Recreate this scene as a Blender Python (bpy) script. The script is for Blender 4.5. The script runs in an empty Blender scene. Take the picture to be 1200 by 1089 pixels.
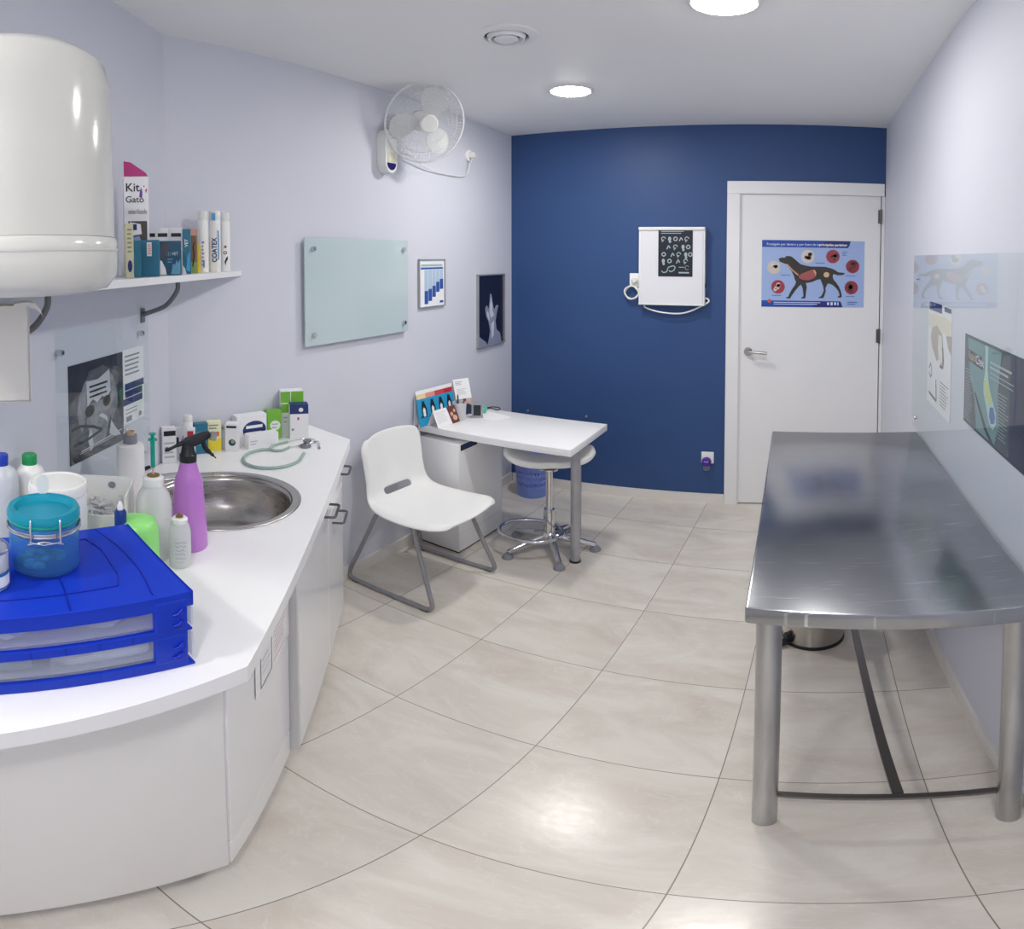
import bpy, bmesh, math, random
from mathutils import Vector, Matrix
random.seed(7)
SC = bpy.context.scene
COL = SC.collection
PI = math.pi
R = math.radians

# ------------------------------------------------------------------ survey helpers
# The photograph is a stitched panorama (equirectangular slice).  These helpers turn a
# pixel of the 1200x1089 frame into a point on a known plane of the room.
F_, HOR, PITCH, YAW, EYE = 693.33, 322.56, -.0303, .4525, 1.6


def ray(px, py):
    th = (px - 600) / F_
    el = (HOR - py) / F_
    X = math.cos(el) * math.sin(th); Y = math.cos(el) * math.cos(th); Z = math.sin(el)
    c, s = math.cos(PITCH), math.sin(PITCH); Y, Z = Y * c - Z * s, Y * s + Z * c
    c, s = math.cos(YAW), math.sin(YAW); X, Y = X * c - Y * s, X * s + Y * c
    return X, Y, Z


def at_z(px, py, z):
    X, Y, Z = ray(px, py); t = (z - EYE) / Z
    return Vector((t * X, t * Y, z))


def at_line(px, py, pl):
    x0, y0, x1, y1 = pl
    X, Y, Z = ray(px, py); dx, dy = x1 - x0, y1 - y0
    t = (x0 * dy - y0 * dx) / (X * dy - Y * dx)
    return Vector((t * X, t * Y, EYE + t * Z))


def at_d(px, py, d):
    X, Y, Z = ray(px, py); r = d / math.hypot(X, Y)
    return Vector((X * r, Y * r, EYE + Z * r))


def spot(px0, px1, yb, yt, z):
    """front-bottom point, distance, width, height and facing angle of something standing on height z"""
    c = (px0 + px1) / 2
    p = at_z(c, yb, z); d = math.hypot(p.x, p.y)
    return p, d, d * (px1 - px0) / F_, at_d(c, yt, d).z - z


CE = 2.44
LW = (-1.804, 1.07, -1.768, 3.629)
BY = 3.629
BW = (-2, BY, 1, BY)
RW = (.4815, 0, .648, BY)
WN = Vector((.828, .561, 0)).normalized()          # normal of the wall behind the sink
WT = Vector((.561, -.828, 0)).normalized()         # along that wall, towards the near end
WC = Vector((-1.804, 1.07, 0))
ZC = .88                                           # worktop height


def sink_line(off):
    """line parallel to the sink wall, off metres in front of it"""
    a = WC + WN * off
    b = a + WT
    return (a.x, a.y, b.x, b.y)


# ------------------------------------------------------------------ mesh helpers
class MB:
    def __init__(s):
        s.bm = bmesh.new()

    def box(s, c, size, rot=None, bev=0):
        r = bmesh.ops.create_cube(s.bm, size=1)
        vs = r['verts']
        m = Matrix.Translation(Vector(c))
        if rot is not None:
            m = m @ (rot if isinstance(rot, Matrix) else Matrix.Rotation(rot, 4, 'Z'))
        m = m @ Matrix.Diagonal((size[0], size[1], size[2], 1))
        bmesh.ops.transform(s.bm, matrix=m, verts=vs)
        if bev:
            es = list({e for v in vs for e in v.link_edges})
            bmesh.ops.bevel(s.bm, geom=es, offset=bev, segments=2, affect='EDGES', profile=.5)
        return s

    def prism(s, poly, z0, z1, bev=0):
        n = len(poly)
        lo = [s.bm.verts.new((p[0], p[1], z0)) for p in poly]
        hi = [s.bm.verts.new((p[0], p[1], z1)) for p in poly]
        fs = [s.bm.faces.new(hi), s.bm.faces.new(lo[::-1])]
        for i in range(n):
            fs.append(s.bm.faces.new((lo[i], lo[(i + 1) % n], hi[(i + 1) % n], hi[i])))
        if bev:
            es = list({e for f in fs for e in f.edges})
            bmesh.ops.bevel(s.bm, geom=es, offset=bev, segments=2, affect='EDGES', profile=.5)
        return s

    def quad(s, a, b, c, d):
        s.bm.faces.new([s.bm.verts.new(p) for p in (a, b, c, d)]); return s

    def poly(s, pts):
        s.bm.faces.new([s.bm.verts.new(p) for p in pts]); return s

    def lathe(s, prof, seg=40, c=(0, 0, 0), m=None, cap0=True, cap1=True):
        """prof: list of (radius, height)"""
        rings = []
        c = Vector(c)
        for r, z in prof:
            ring = []
            if r < 1e-6:
                p = Vector((0, 0, z))
                p = (m @ p) if m is not None else p
                ring = [s.bm.verts.new(p + c)] * seg
            else:
                for k in range(seg):
                    a = 2 * PI * k / seg
                    p = Vector((r * math.cos(a), r * math.sin(a), z))
                    p = (m @ p) if m is not None else p
                    ring.append(s.bm.verts.new(p + c))
            rings.append(ring)
        for A, B in zip(rings, rings[1:]):
            for k in range(seg):
                q = [A[k], A[(k + 1) % seg], B[(k + 1) % seg], B[k]]
                u = []
                for v in q:
                    if v not in u: u.append(v)
                if len(u) > 2:
                    try: s.bm.faces.new(u)
                    except ValueError: pass
        if cap0 and prof[0][0] > 1e-6: s.bm.faces.new(rings[0][::-1])
        if cap1 and prof[-1][0] > 1e-6: s.bm.faces.new(rings[-1])
        return s

    def tube(s, pts, r, seg=10, closed=False, smooth=0):
        pts = [Vector(p) for p in pts]
        if smooth:
            pts = spline(pts, smooth, closed)
        n = len(pts)
        rs = r if isinstance(r, (list, tuple)) else [r] * n
        if len(rs) != n:
            rs = [rs[min(len(rs) - 1, int(i * len(rs) / n))] for i in range(n)]
        rings = []
        up = None
        for i, p in enumerate(pts):
            a = pts[(i - 1) % n] if (closed or i > 0) else p
            b = pts[(i + 1) % n] if (closed or i < n - 1) else p
            t = (b - a).normalized()
            if up is None:
                up = Vector((0, 0, 1)) if abs(t.z) < .9 else Vector((1, 0, 0))
            x = t.cross(up)
            if x.length < 1e-5: x = t.cross(Vector((0, 1, 0)))
            x.normalize(); y = x.cross(t).normalized(); up = y
            rings.append([s.bm.verts.new(p + (x * math.cos(2 * PI * k / seg) + y * math.sin(2 * PI * k / seg)) * rs[i]) for k in range(seg)])
        m = n if closed else n - 1
        for i in range(m):
            A, B = rings[i], rings[(i + 1) % n]
            for k in range(seg):
                s.bm.faces.new((A[k], A[(k + 1) % seg], B[(k + 1) % seg], B[k]))
        if not closed:
            s.bm.faces.new(rings[0][::-1]); s.bm.faces.new(rings[-1])
        return s

    def ball(s, c, r, seg=20, scale=(1, 1, 1), m=None):
        q = bmesh.ops.create_uvsphere(s.bm, u_segments=seg, v_segments=max(6, seg // 2), radius=r)
        mm = Matrix.Translation(Vector(c)) @ (m if m is not None else Matrix.Identity(4)) @ Matrix.Diagonal((*scale, 1))
        bmesh.ops.transform(s.bm, matrix=mm, verts=q['verts'])
        return s

    def xform(s, m):
        bmesh.ops.transform(s.bm, matrix=m, verts=s.bm.verts[:]); return s

    def build(s, name, mat, parent=None, smooth=None, loc=None, rotz=0, mods=()):
        bmesh.ops.recalc_face_normals(s.bm, faces=s.bm.faces[:])
        me = bpy.data.meshes.new(name)
        s.bm.to_mesh(me); s.bm.free()
        for m in (mat if isinstance(mat, (list, tuple)) else [mat]): me.materials.append(m)
        o = bpy.data.objects.new(name, me); COL.objects.link(o)
        if parent is not None: o.parent = parent
        if loc is not None: o.location = loc
        o.rotation_euler[2] = rotz
        if smooth is not None:
            for p in me.polygons: p.use_smooth = True
            if smooth < 180:
                me.set_sharp_from_angle(angle=R(smooth))
        for f in mods: f(o)
        return o


def spline(pts, k, closed=False):
    n = len(pts); out = []
    rng = range(n) if closed else range(n - 1)
    for i in rng:
        p1, p2 = pts[i], pts[(i + 1) % n]
        p0 = pts[(i - 1) % n] if (closed or i > 0) else p1 * 2 - p2
        p3 = pts[(i + 2) % n] if (closed or i < n - 2) else p2 * 2 - p1
        for j in range(k):
            t = j / k
            out.append(.5 * ((2 * p1) + (-p0 + p2) * t + (2 * p0 - 5 * p1 + 4 * p2 - p3) * t * t + (-p0 + 3 * p1 - 3 * p2 + p3) * t ** 3))
    if not closed: out.append(pts[-1])
    return out


def fillet(pts, rad, k=6, closed=False):
    """round the corners of a polyline"""
    pts = [Vector(p) for p in pts]; n = len(pts); out = []
    for i, p in enumerate(pts):
        if not closed and i in (0, n - 1):
            out.append(p); continue
        a, b = pts[(i - 1) % n], pts[(i + 1) % n]
        da, db = (a - p), (b - p)
        r = min(rad, da.length * .49, db.length * .49)
        q0, q1 = p + da.normalized() * r, p + db.normalized() * r
        for j in range(k + 1):
            t = j / k
            out.append(q0 * (1 - t) ** 2 + p * 2 * t * (1 - t) + q1 * t * t)
    return out


def subsurf(n):
    def f(o):
        m = o.modifiers.new('sub', 'SUBSURF'); m.levels = n; m.render_levels = n
    return f


def solid(t, off=0):
    def f(o):
        m = o.modifiers.new('sol', 'SOLIDIFY'); m.thickness = t; m.offset = off
    return f


def thing(name, label, cat, loc=(0, 0, 0), rotz=0, group=None):
    o = bpy.data.objects.new(name, None); COL.objects.link(o)
    o.location = loc; o.rotation_euler = (0, 0, rotz); o.empty_display_size = .05
    return tag(o, label, cat, group)


def tag(o, label, cat, group=None, kind=None):
    o['label'] = label; o['category'] = cat
    if group: o['group'] = group
    if kind: o['kind'] = kind
    return o


def struct(o):
    o['kind'] = 'structure'; return o


# ------------------------------------------------------------------ materials
def lin(h):
    h = h.lstrip('#'); v = []
    for i in (0, 2, 4):
        c = int(h[i:i + 2], 16) / 255
        v.append(c / 12.92 if c <= .04045 else ((c + .055) / 1.055) ** 2.4)
    return (*v, 1)


MATS = {}


def mat(name, col='#ffffff', rough=.5, metal=0, trans=0, ior=1.45, spec=.5, emit=None, es=0, alpha=1, coat=0, sss=0):
    if name in MATS: return MATS[name]
    m = bpy.data.materials.new(name); m.use_nodes = True
    b = m.node_tree.nodes['Principled BSDF']
    b.inputs['Base Color'].default_value = lin(col) if isinstance(col, str) else (*col, 1)
    b.inputs['Roughness'].default_value = rough
    b.inputs['Metallic'].default_value = metal
    b.inputs['Transmission Weight'].default_value = trans
    b.inputs['IOR'].default_value = ior
    b.inputs['Specular IOR Level'].default_value = spec
    b.inputs['Alpha'].default_value = alpha
    b.inputs['Coat Weight'].default_value = coat
    if emit:
        b.inputs['Emission Color'].default_value = lin(emit); b.inputs['Emission Strength'].default_value = es
    MATS[name] = m
    return m


def noisy(name, c1, c2, scale=4, rough=.5, bump=0, bscale=60, stretch=(1, 1, 1), metal=0, detail=4, spec=.5, r2=None):
    """procedural two-tone noise surface"""
    if name in MATS: return MATS[name]
    m = mat(name, c1, rough, metal, spec=spec)
    nt = m.node_tree; N = nt.nodes; L = nt.links; b = N['Principled BSDF']
    tc = N.new('ShaderNodeTexCoord'); mp = N.new('ShaderNodeMapping')
    mp.inputs['Scale'].default_value = stretch
    L.new(tc.outputs['Object'], mp.inputs['Vector'])
    t = N.new('ShaderNodeTexNoise'); t.inputs['Scale'].default_value = scale; t.inputs['Detail'].default_value = detail
    L.new(mp.outputs[0], t.inputs['Vector'])
    r = N.new('ShaderNodeValToRGB')
    r.color_ramp.elements[0].position = .3; r.color_ramp.elements[0].color = lin(c1)
    r.color_ramp.elements[1].position = .7; r.color_ramp.elements[1].color = lin(c2)
    L.new(t.outputs['Fac'], r.inputs['Fac']); L.new(r.outputs['Color'], b.inputs['Base Color'])
    if r2 is not None:
        mr = N.new('ShaderNodeMapRange'); mr.inputs['From Min'].default_value = .3; mr.inputs['From Max'].default_value = .7
        mr.inputs['To Min'].default_value = rough; mr.inputs['To Max'].default_value = r2
        L.new(t.outputs['Fac'], mr.inputs['Value']); L.new(mr.outputs[0], b.inputs['Roughness'])
    if bump:
        t2 = N.new('ShaderNodeTexNoise'); t2.inputs['Scale'].default_value = bscale; t2.inputs['Detail'].default_value = 3
        L.new(mp.outputs[0], t2.inputs['Vector'])
        bp = N.new('ShaderNodeBump'); bp.inputs['Strength'].default_value = bump; bp.inputs['Distance'].default_value = .002
        L.new(t2.outputs['Fac'], bp.inputs['Height']); L.new(bp.outputs[0], b.inputs['Normal'])
    return m


wall_paint = noisy('lavender_wall_paint', '#d4d6e1', '#d6d8e2', 3, .55, .12, 180)
ceil_paint = noisy('white_ceiling_paint', '#f3f3f3', '#f5f5f5', 3, .6, .06, 150)
blue_paint = noisy('navy_wall_paint', '#2f4d7f', '#315083', 2, .5, .15, 160)
white_lacquer = noisy('white_door_lacquer', '#ececee', '#efeff0', 4, .35)
white_lam = noisy('white_laminate', '#f1f1f2', '#f4f4f4', 6, .3, .03, 300)
gloss_lam = noisy('glossy_white_front', '#eeeef2', '#f1f1f4', 5, .12)
grey_lam = mat('grey_cabinet_side', '#d3d3d3', .45)
white_pl = noisy('white_plastic', '#f2f2f0', '#f5f5f3', 8, .32)
white_gl = noisy('white_enamel', '#e9eae6', '#ecede9', 5, .14)
cream_pl = noisy('cream_plastic', '#dcd9d0', '#dfdcd3', 6, .4)
base_til = noisy('skirting_tile', '#e3dfd8', '#e9e6e0', 9, .35)
steel = noisy('brushed_steel', '#b9babb', '#cfd0d1', 3, .26, .05, 90, (1, 12, 1), 1, r2=.36)
steel_leg = noisy('steel_tube', '#a9aaab', '#c3c4c5', 5, .3, .03, 120, (6, 6, 1), 1, r2=.42)
sink_st = noisy('sink_steel', '#bab6b1', '#c4c1bd', 8, .22, .01, 150, (1, 1, 8), 1, r2=.3)
chrome = mat('chrome', '#d6d6d8', .12, 1)
dk_chrome = mat('dark_metal', '#6d6c6b', .4, .9)
grey_met = noisy('grey_painted_metal', '#8f9094', '#999a9e', 20, .38, 0, 60, metal=.35)
silver_pt = noisy('silver_paint', '#a2a3a8', '#adaeb2', 18, .35, metal=.4)
black_pl = noisy('black_plastic', '#1b1c20', '#232429', 20, .4)
dk_rubber = mat('dark_rubber', '#26262a', .7)
grey_pl = mat('grey_plastic', '#8b8c96', .45)
clear = mat('clear_plastic', '#f6f8fa', .08, trans=.92, ior=1.2)
frost = mat('frosted_plastic', '#f8f9fa', .3, trans=.5, ior=1.25)
def pane(name, tint, refl):
    """thin glass pane: tinted see-through with a mirror reflection on top"""
    m = bpy.data.materials.new(name); m.use_nodes = True
    nt = m.node_tree; N = nt.nodes; L = nt.links
    N.remove(N['Principled BSDF'])
    tr = N.new('ShaderNodeBsdfTransparent'); tr.inputs[0].default_value = lin(tint)
    gl = N.new('ShaderNodeBsdfGlossy'); gl.inputs['Roughness'].default_value = .03
    fr = N.new('ShaderNodeFresnel'); fr.inputs['IOR'].default_value = refl
    mx = N.new('ShaderNodeMixShader')
    ge = N.new('ShaderNodeNewGeometry'); mu = N.new('ShaderNodeMath'); mu.operation = 'SUBTRACT'; mu.use_clamp = True   # reflect on the outer side only
    L.new(fr.outputs[0], mu.inputs[0]); L.new(ge.outputs['Backfacing'], mu.inputs[1])
    L.new(mu.outputs[0], mx.inputs[0]); L.new(tr.outputs[0], mx.inputs[1]); L.new(gl.outputs[0], mx.inputs[2])
    L.new(mx.outputs[0], N['Material Output'].inputs['Surface'])
    MATS[name] = m
    return m
glass = pane('clear_glass_pane', '#fbfdfd', 1.5)
board_glass = mat('green_backed_glass', '#bfd0d4', .08, spec=.5)
paper = noisy('white_paper', '#f3f3f3', '#f6f6f6', 10, .6)
paper_gl = mat('glossy_paper', '#f4f4f6', .3)
ink = mat('black_ink', '#22222c', .5)
ink_g = mat('grey_ink', '#8d8d98', .5)
ink_l = mat('pale_ink', '#bfc0c8', .5)
navy = mat('navy_ink', '#20346e', .45)
royal = mat('royal_ink', '#1f4fae', .4)
sky_i = mat('sky_ink', '#a9bfe6', .4)
teal = mat('teal_card', '#2d7590', .45)
teal_d = mat('dark_teal_card', '#1f4f6b', .45)
red_i = mat('red_ink', '#c62f3e', .5)
pink_i = mat('magenta_ink', '#c2308f', .5)
purple_i = mat('purple_ink', '#4a2a7d', .5)
orange_i = mat('orange_ink', '#e5722d', .5)
yellow_i = mat('yellow_ink', '#f1dd3c', .5)
green_i = mat('leaf_green_card', '#7cc043', .45)
green_d = mat('green_cap', '#1f9a57', .35)
blue_cap = mat('blue_cap', '#1f3fb0', .35)
cyan_i = mat('cyan_ink', '#45a9d6', .5)
lime_pl = mat('lime_plastic', '#93e27f', .3)
turq_pl = mat('turquoise_plastic', '#0fa08c', .3)
mint = mat('mint_rubber', '#9ab2a8', .4)
brass = mat('brass', '#a78a52', .35, .8)
def translucent(name, col, thru, share, rough=.2, clear_=0):
    """thin plastic sheet: part of the light scatters straight through it, part passes clear"""
    m = mat(name, col, rough); nt = m.node_tree; N = nt.nodes; L = nt.links
    tl = N.new('ShaderNodeBsdfTranslucent'); tl.inputs[0].default_value = lin(thru)
    mx = N.new('ShaderNodeMixShader'); mx.inputs[0].default_value = share
    L.new(N['Principled BSDF'].outputs[0], mx.inputs[1]); L.new(tl.outputs[0], mx.inputs[2]); last = mx
    if clear_:
        tr = N.new('ShaderNodeBsdfTransparent'); tr.inputs[0].default_value = lin(thru)
        m2 = N.new('ShaderNodeMixShader'); m2.inputs[0].default_value = clear_
        L.new(last.outputs[0], m2.inputs[1]); L.new(tr.outputs[0], m2.inputs[2]); last = m2
    L.new(last.outputs[0], N['Material Output'].inputs['Surface'])
    return m


blue_x = mat('blue_translucent_plastic', '#2450dc', .16, trans=.4, ior=1.3)
blue_deep = mat('deep_blue_plastic', '#0f2fc2', .25, trans=.2, ior=1.3)
jar_pl = mat('aqua_plastic', '#7cc0f2', .08, trans=.8, ior=1.15)
jar_lid = mat('turquoise_lid_plastic', '#2cb4cf', .12, trans=.5, ior=1.25)
blue_pl = translucent('blue_translucent_sheet', '#2850dc', '#4a76f4', .3, .18, .22)
film = translucent('window_film', '#eef2f8', '#f8fafc', .3, .12, .8)
milky = translucent('milky_plastic', '#e9edf3', '#f2f5fa', .5, .3, .15)
heater_w = noisy('heater_enamel', '#d3d3cd', '#d6d6d0', 8, .14)
violet_pl = noisy('violet_plastic', '#bd7ccd', '#c384d2', 8, .28)
basket_pl = noisy('periwinkle_plastic', '#7d90d8', '#8396de', 8, .4)
# ------------------------------------------------------------------ the room
T = .1
YB = -1.7
W3 = WC + WT * 1.0                                   # near end of the sink wall


def wall(name, a, b, m, inward, z1=CE):
    """slab whose inner face runs a-b"""
    a, b = Vector((*a[:2], 0)), Vector((*b[:2], 0))
    o = -Vector((*inward, 0)).normalized() * T
    mb = MB(); mb.prism([a, b, b + o, a + o], 0, z1)
    return struct(mb.build(name, m))


floor_mat = mat('beige_floor_tile', '#dcd8d1', .22)


def make_floor_mat(m):
    nt = m.node_tree; N = nt.nodes; L = nt.links; b = N['Principled BSDF']
    tc = N.new('ShaderNodeTexCoord')
    rot = N.new('ShaderNodeVectorRotate'); rot.rotation_type = 'Z_AXIS'; rot.inputs['Angle'].default_value = .0696
    L.new(tc.outputs['Object'], rot.inputs['Vector'])
    add = N.new('ShaderNodeVectorMath'); add.operation = 'ADD'
    ts = .4717
    add.inputs[1].default_value = (3.4468 * ts + 20 * ts, -1.775 * ts + 20 * ts, 0)
    L.new(rot.outputs[0], add.inputs[0])
    br = N.new('ShaderNodeTexBrick'); br.offset = 0; br.squash = 1
    br.inputs['Scale'].default_value = 1; br.inputs['Brick Width'].default_value = ts; br.inputs['Row Height'].default_value = ts
    br.inputs['Mortar Size'].default_value = .0016; br.inputs['Mortar Smooth'].default_value = .3; br.inputs['Bias'].default_value = 0
    br.inputs['Color1'].default_value = (0, 0, 0, 1); br.inputs['Color2'].default_value = (1, 1, 1, 1)
    L.new(add.outputs[0], br.inputs['Vector'])
    # cloudy limestone print
    wn = N.new('ShaderNodeTexNoise'); wn.inputs['Scale'].default_value = 2.6; wn.inputs['Detail'].default_value = 7; wn.inputs['Roughness'].default_value = .62
    wn.inputs['Distortion'].default_value = .8
    sh = N.new('ShaderNodeVectorMath'); sh.operation = 'MULTIPLY_ADD'
    L.new(br.outputs['Color'], sh.inputs[0]); sh.inputs[1].default_value = (7, 5, 3)
    mp = N.new('ShaderNodeMapping'); mp.inputs['Scale'].default_value = (1, 2.2, 1); mp.inputs['Rotation'].default_value = (0, 0, .5)
    L.new(rot.outputs[0], mp.inputs['Vector']); L.new(mp.outputs[0], sh.inputs[2]); L.new(sh.outputs[0], wn.inputs['Vector'])
    cr = N.new('ShaderNodeValToRGB'); e = cr.color_ramp.elements
    e[0].position = .32; e[0].color = lin('#cfc6bb'); e[1].position = .62; e[1].color = lin('#dfdad1')
    L.new(wn.outputs['Fac'], cr.inputs['Fac'])
    # thin pale veins
    vn = N.new('ShaderNodeTexNoise'); vn.inputs['Scale'].default_value = 5.5; vn.inputs['Detail'].default_value = 6; vn.inputs['Distortion'].default_value = 1.5
    L.new(sh.outputs[0], vn.inputs['Vector'])
    vr = N.new('ShaderNodeValToRGB'); v = vr.color_ramp.elements
    v[0].position = .485; v[0].color = (0, 0, 0, 1); v[1].position = .515; v[1].color = (0, 0, 0, 1)
    k = vr.color_ramp.elements.new(.5); k.color = (.28, .28, .28, 1)
    L.new(vn.outputs['Fac'], vr.inputs['Fac'])
    mx = N.new('ShaderNodeMixRGB'); mx.inputs[2].default_value = lin('#eae7e2')
    L.new(vr.outputs['Color'], mx.inputs[0]); L.new(cr.outputs['Color'], mx.inputs[1])
    m2 = N.new('ShaderNodeMixRGB'); m2.inputs[2].default_value = lin('#8a8175')
    L.new(br.outputs['Fac'], m2.inputs[0]); L.new(mx.outputs[0], m2.inputs[1])
    L.new(m2.outputs[0], b.inputs['Base Color'])
    fn = N.new('ShaderNodeTexNoise'); fn.inputs['Scale'].default_value = 45; fn.inputs['Detail'].default_value = 4
    L.new(tc.outputs['Object'], fn.inputs['Vector'])
    bp = N.new('ShaderNodeBump'); bp.inputs['Strength'].default_value = .1; bp.inputs['Distance'].default_value = .003
    mu = N.new('ShaderNodeMath'); mu.operation = 'MULTIPLY_ADD'; mu.inputs[1].default_value = -3
    L.new(br.outputs['Fac'], mu.inputs[0]); L.new(fn.outputs['Fac'], mu.inputs[2])
    L.new(mu.outputs[0], bp.inputs['Height']); L.new(bp.outputs[0], b.inputs['Normal'])
    mr = N.new('ShaderNodeMapRange'); mr.inputs['To Min'].default_value = .16; mr.inputs['To Max'].default_value = .3
    L.new(fn.outputs['Fac'], mr.inputs['Value']); L.new(mr.outputs[0], b.inputs['Roughness'])


make_floor_mat(floor_mat)

outline = [(-1.25, YB), (.40, YB), (.648, BY), (-1.768, BY), (WC.x, WC.y), (W3.x, W3.y)]
mb = MB(); mb.prism([(-2.1, -1.9), (1.0, -1.9), (1.0, 3.9), (-2.1, 3.9)], -.12, 0)
struct(mb.build('floor', floor_mat))
mb = MB(); mb.prism([(-2.1, -1.9), (1.0, -1.9), (1.0, 3.9), (-2.1, 3.9)], CE, CE + .12)
struct(mb.build('ceiling', ceil_paint))

rd = Vector((.648 - .4815, BY, 0)).normalized()
ra = Vector((.4815, 0, 0)) + rd * (YB / rd.y)
wall('wall_right', ra, (.648, BY + .0), wall_paint, (-rd.y, rd.x))
wall('wall_left', (-1.768, BY), (WC.x, WC.y), wall_paint, (1, -.014))
wall('wall_angled', WC, W3, wall_paint, WN[:2])
wall('wall_side', W3, (W3.x, YB), wall_paint, (1, 0))
wall('wall_front', (W3.x, YB), ra, wall_paint, (0, 1))
# back wall with the door opening
DX0, DX1, DZ1 = -.262, .648, 2.045
mb = MB()
mb.prism([(-1.87, BY), (DX0, BY), (DX0, BY + T), (-1.87, BY + T)], 0, CE)
mb.prism([(DX0, BY), (.76, BY), (.76, BY + T), (DX0, BY + T)], DZ1, CE)
struct(mb.build('wall_back', blue_paint))

# architrave and jamb
mb = MB()
aw = .078
mb.box((-.326 + aw / 2, BY - .008, .9995), (aw, .016, 1.999), bev=.002)
mb.box(((-.326 + .640) / 2, BY - .008, 2.07 - aw / 2 + .008), (.966, .016, aw), bev=.002)
mb.box((DX0 + .012, BY + .05, 1.0), (.02, .1, 2.0))
mb.box(((DX0 + .642) / 2, BY + .05, 2.028), (.90, .1, .022))
mb.box((.637, BY + .05, 1.0), (.02, .1, 2.0))
struct(mb.build('trim_1', white_lacquer))

# door leaf, handle and hinges
door = thing('door_1', 'white flush door in the navy back wall', 'door', (-.243, BY + .004, .008))
del door['category']; struct(door)
DW, DH = .864, 2.002
mb = MB(); mb.box((DW / 2, .02, DH / 2), (DW, .04, DH), bev=.002)
leaf = struct(mb.build('door_leaf', white_lacquer, door))
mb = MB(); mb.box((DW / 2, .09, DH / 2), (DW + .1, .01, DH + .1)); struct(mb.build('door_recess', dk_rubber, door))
hx, hz = .055, 1.017
h = MB()
h.lathe([(.0, 0), (.026, 0), (.026, .009), (.024, .011), (0, .011)], 32, (hx, -.011, hz), Matrix.Rotation(R(90), 3, 'X').to_4x4() @ Matrix.Scale(-1, 4, (0, 0, 1)))
h.tube(fillet([(hx, -.005, hz), (hx, -.05, hz), (hx + .03, -.055, hz + .003), (hx + .118, -.052, hz - .003)], .02), .0095, 12)
ho = h.build('door_handle', mat('satin_nickel', '#b8b7b5', .25, 1), door, 50)
ho['label'] = 'satin steel lever handle'
for z in (1.865, 1.12, .25):
    h = MB(); h.lathe([(.0075, -.045), (.0075, .045)], 14, (DW + .001, -.008, z)); h.box((DW - .009, -.0035, z), (.016, .006, .085))
    h.build('hinge', dk_chrome, door, 40)

# skirting tiles
def skirt(name, a, b, inward, hgt=.07):
    a, b = Vector((*a[:2], 0)), Vector((*b[:2], 0)); i = Vector((*inward, 0)).normalized() * .011
    m = MB(); m.prism([a, b, b + i, a + i], 0, hgt); struct(m.build(name, base_til))


skirt('baseboard_back', (-1.755, BY - .0005), (-.328, BY - .0005), (0, -1), .066)
lwd = Vector((LW[2] - LW[0], LW[3] - LW[1], 0)).normalized()
LWN = Vector((lwd.y, -lwd.x, 0))


def lw(y, off=0):
    """point at y on the left wall, off metres into the room"""
    return Vector((LW[0] + (y - LW[1]) * lwd.x / lwd.y + off, y, 0))


def rwp(y, off=0):
    return Vector((.4815 + y * rd.x / rd.y - off, y, 0))


skirt('baseboard_left', lw(1.72), lw(3.617), LWN[:2], .07)
skirt('baseboard_right', rwp(-1.6), rwp(3.61), (-rd.y, rd.x), .075)


# ------------------------------------------------------------------ ceiling fittings
glow = mat('lamp_diffuser', '#ffffff', .5, emit='#fffcf7', es=112)


def downlight(x, y, label, r=.095):
    t = thing('ceiling_light', label, 'light', (x, y, CE), 0, 'round ceiling downlights')
    m = MB(); m.lathe([(r + .018, -.0005), (r + .018, -.004), (r + .004, -.008), (r, -.006), (r, -.0005)], 48)
    m.build('trim_ring', white_lacquer, t, 40)
    m = MB(); m.lathe([(0, -.016), (r * .5, -.0152), (r * .8, -.012), (r - .001, -.006), (r - .001, -.001), (0, -.001)], 48)
    m.build('diffuser', glow, t)
    return t


downlight(-1.005, 2.718, 'smaller round ceiling light glowing white, deeper in the room near the navy wall')
downlight(-.178, 1.80, 'large bright round ceiling light cut by the top of the picture, above the steel table', .098)
downlight(.1, -.4, 'assumed round ceiling light added for brightness, unseen behind the viewer on the table side')  # assumed lamp out of view, added to brighten the room
downlight(-.85, -.75, 'assumed round ceiling light added for brightness, unseen behind the viewer on the worktop side')  # second unseen lamp, also added to raise the overall brightness

t = thing('ceiling_vent', 'round white ventilation outlet with concentric rings in the ceiling', 'vent', (-.948, 1.905, CE))
m = MB(); m.lathe([(.115, -.0005), (.113, -.006), (.088, -.012), (.082, -.012), (.078, -.004), (.078, -.0005)], 56); m.build('outer_ring', white_lacquer, t, 35)
m = MB(); m.lathe([(0, -.001), (.077, -.001), (.077, -.0005), (0, -.0005)], 40); m.build('duct_opening', mat('vent_dark', '#4a4640', .8), t)
m = MB(); m.lathe([(.070, -.006), (.064, -.022), (.058, -.022), (.05, -.003)], 48, cap0=False, cap1=False); m.build('inner_ring', white_lacquer, t, 35)
m = MB(); m.lathe([(0, -.024), (.036, -.024), (.044, -.018), (.036, -.006), (0, -.006)], 40); m.build('centre_disc', white_lacquer, t, 35)
# ------------------------------------------------------------------ flat printing on faces
class Face:
    """a flat printed face: o lower-left corner, u to the right, v up (in the parent's space)"""
    def __init__(s, o, u, v, w, h):
        s.o = Vector(o); s.u = Vector(u).normalized(); s.v = Vector(v).normalized(); s.n = s.u.cross(s.v).normalized(); s.w = w; s.h = h

    def p(s, a, b, off=.0006):
        return s.o + s.u * (a * s.w) + s.v * (b * s.h) + s.n * off


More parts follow.
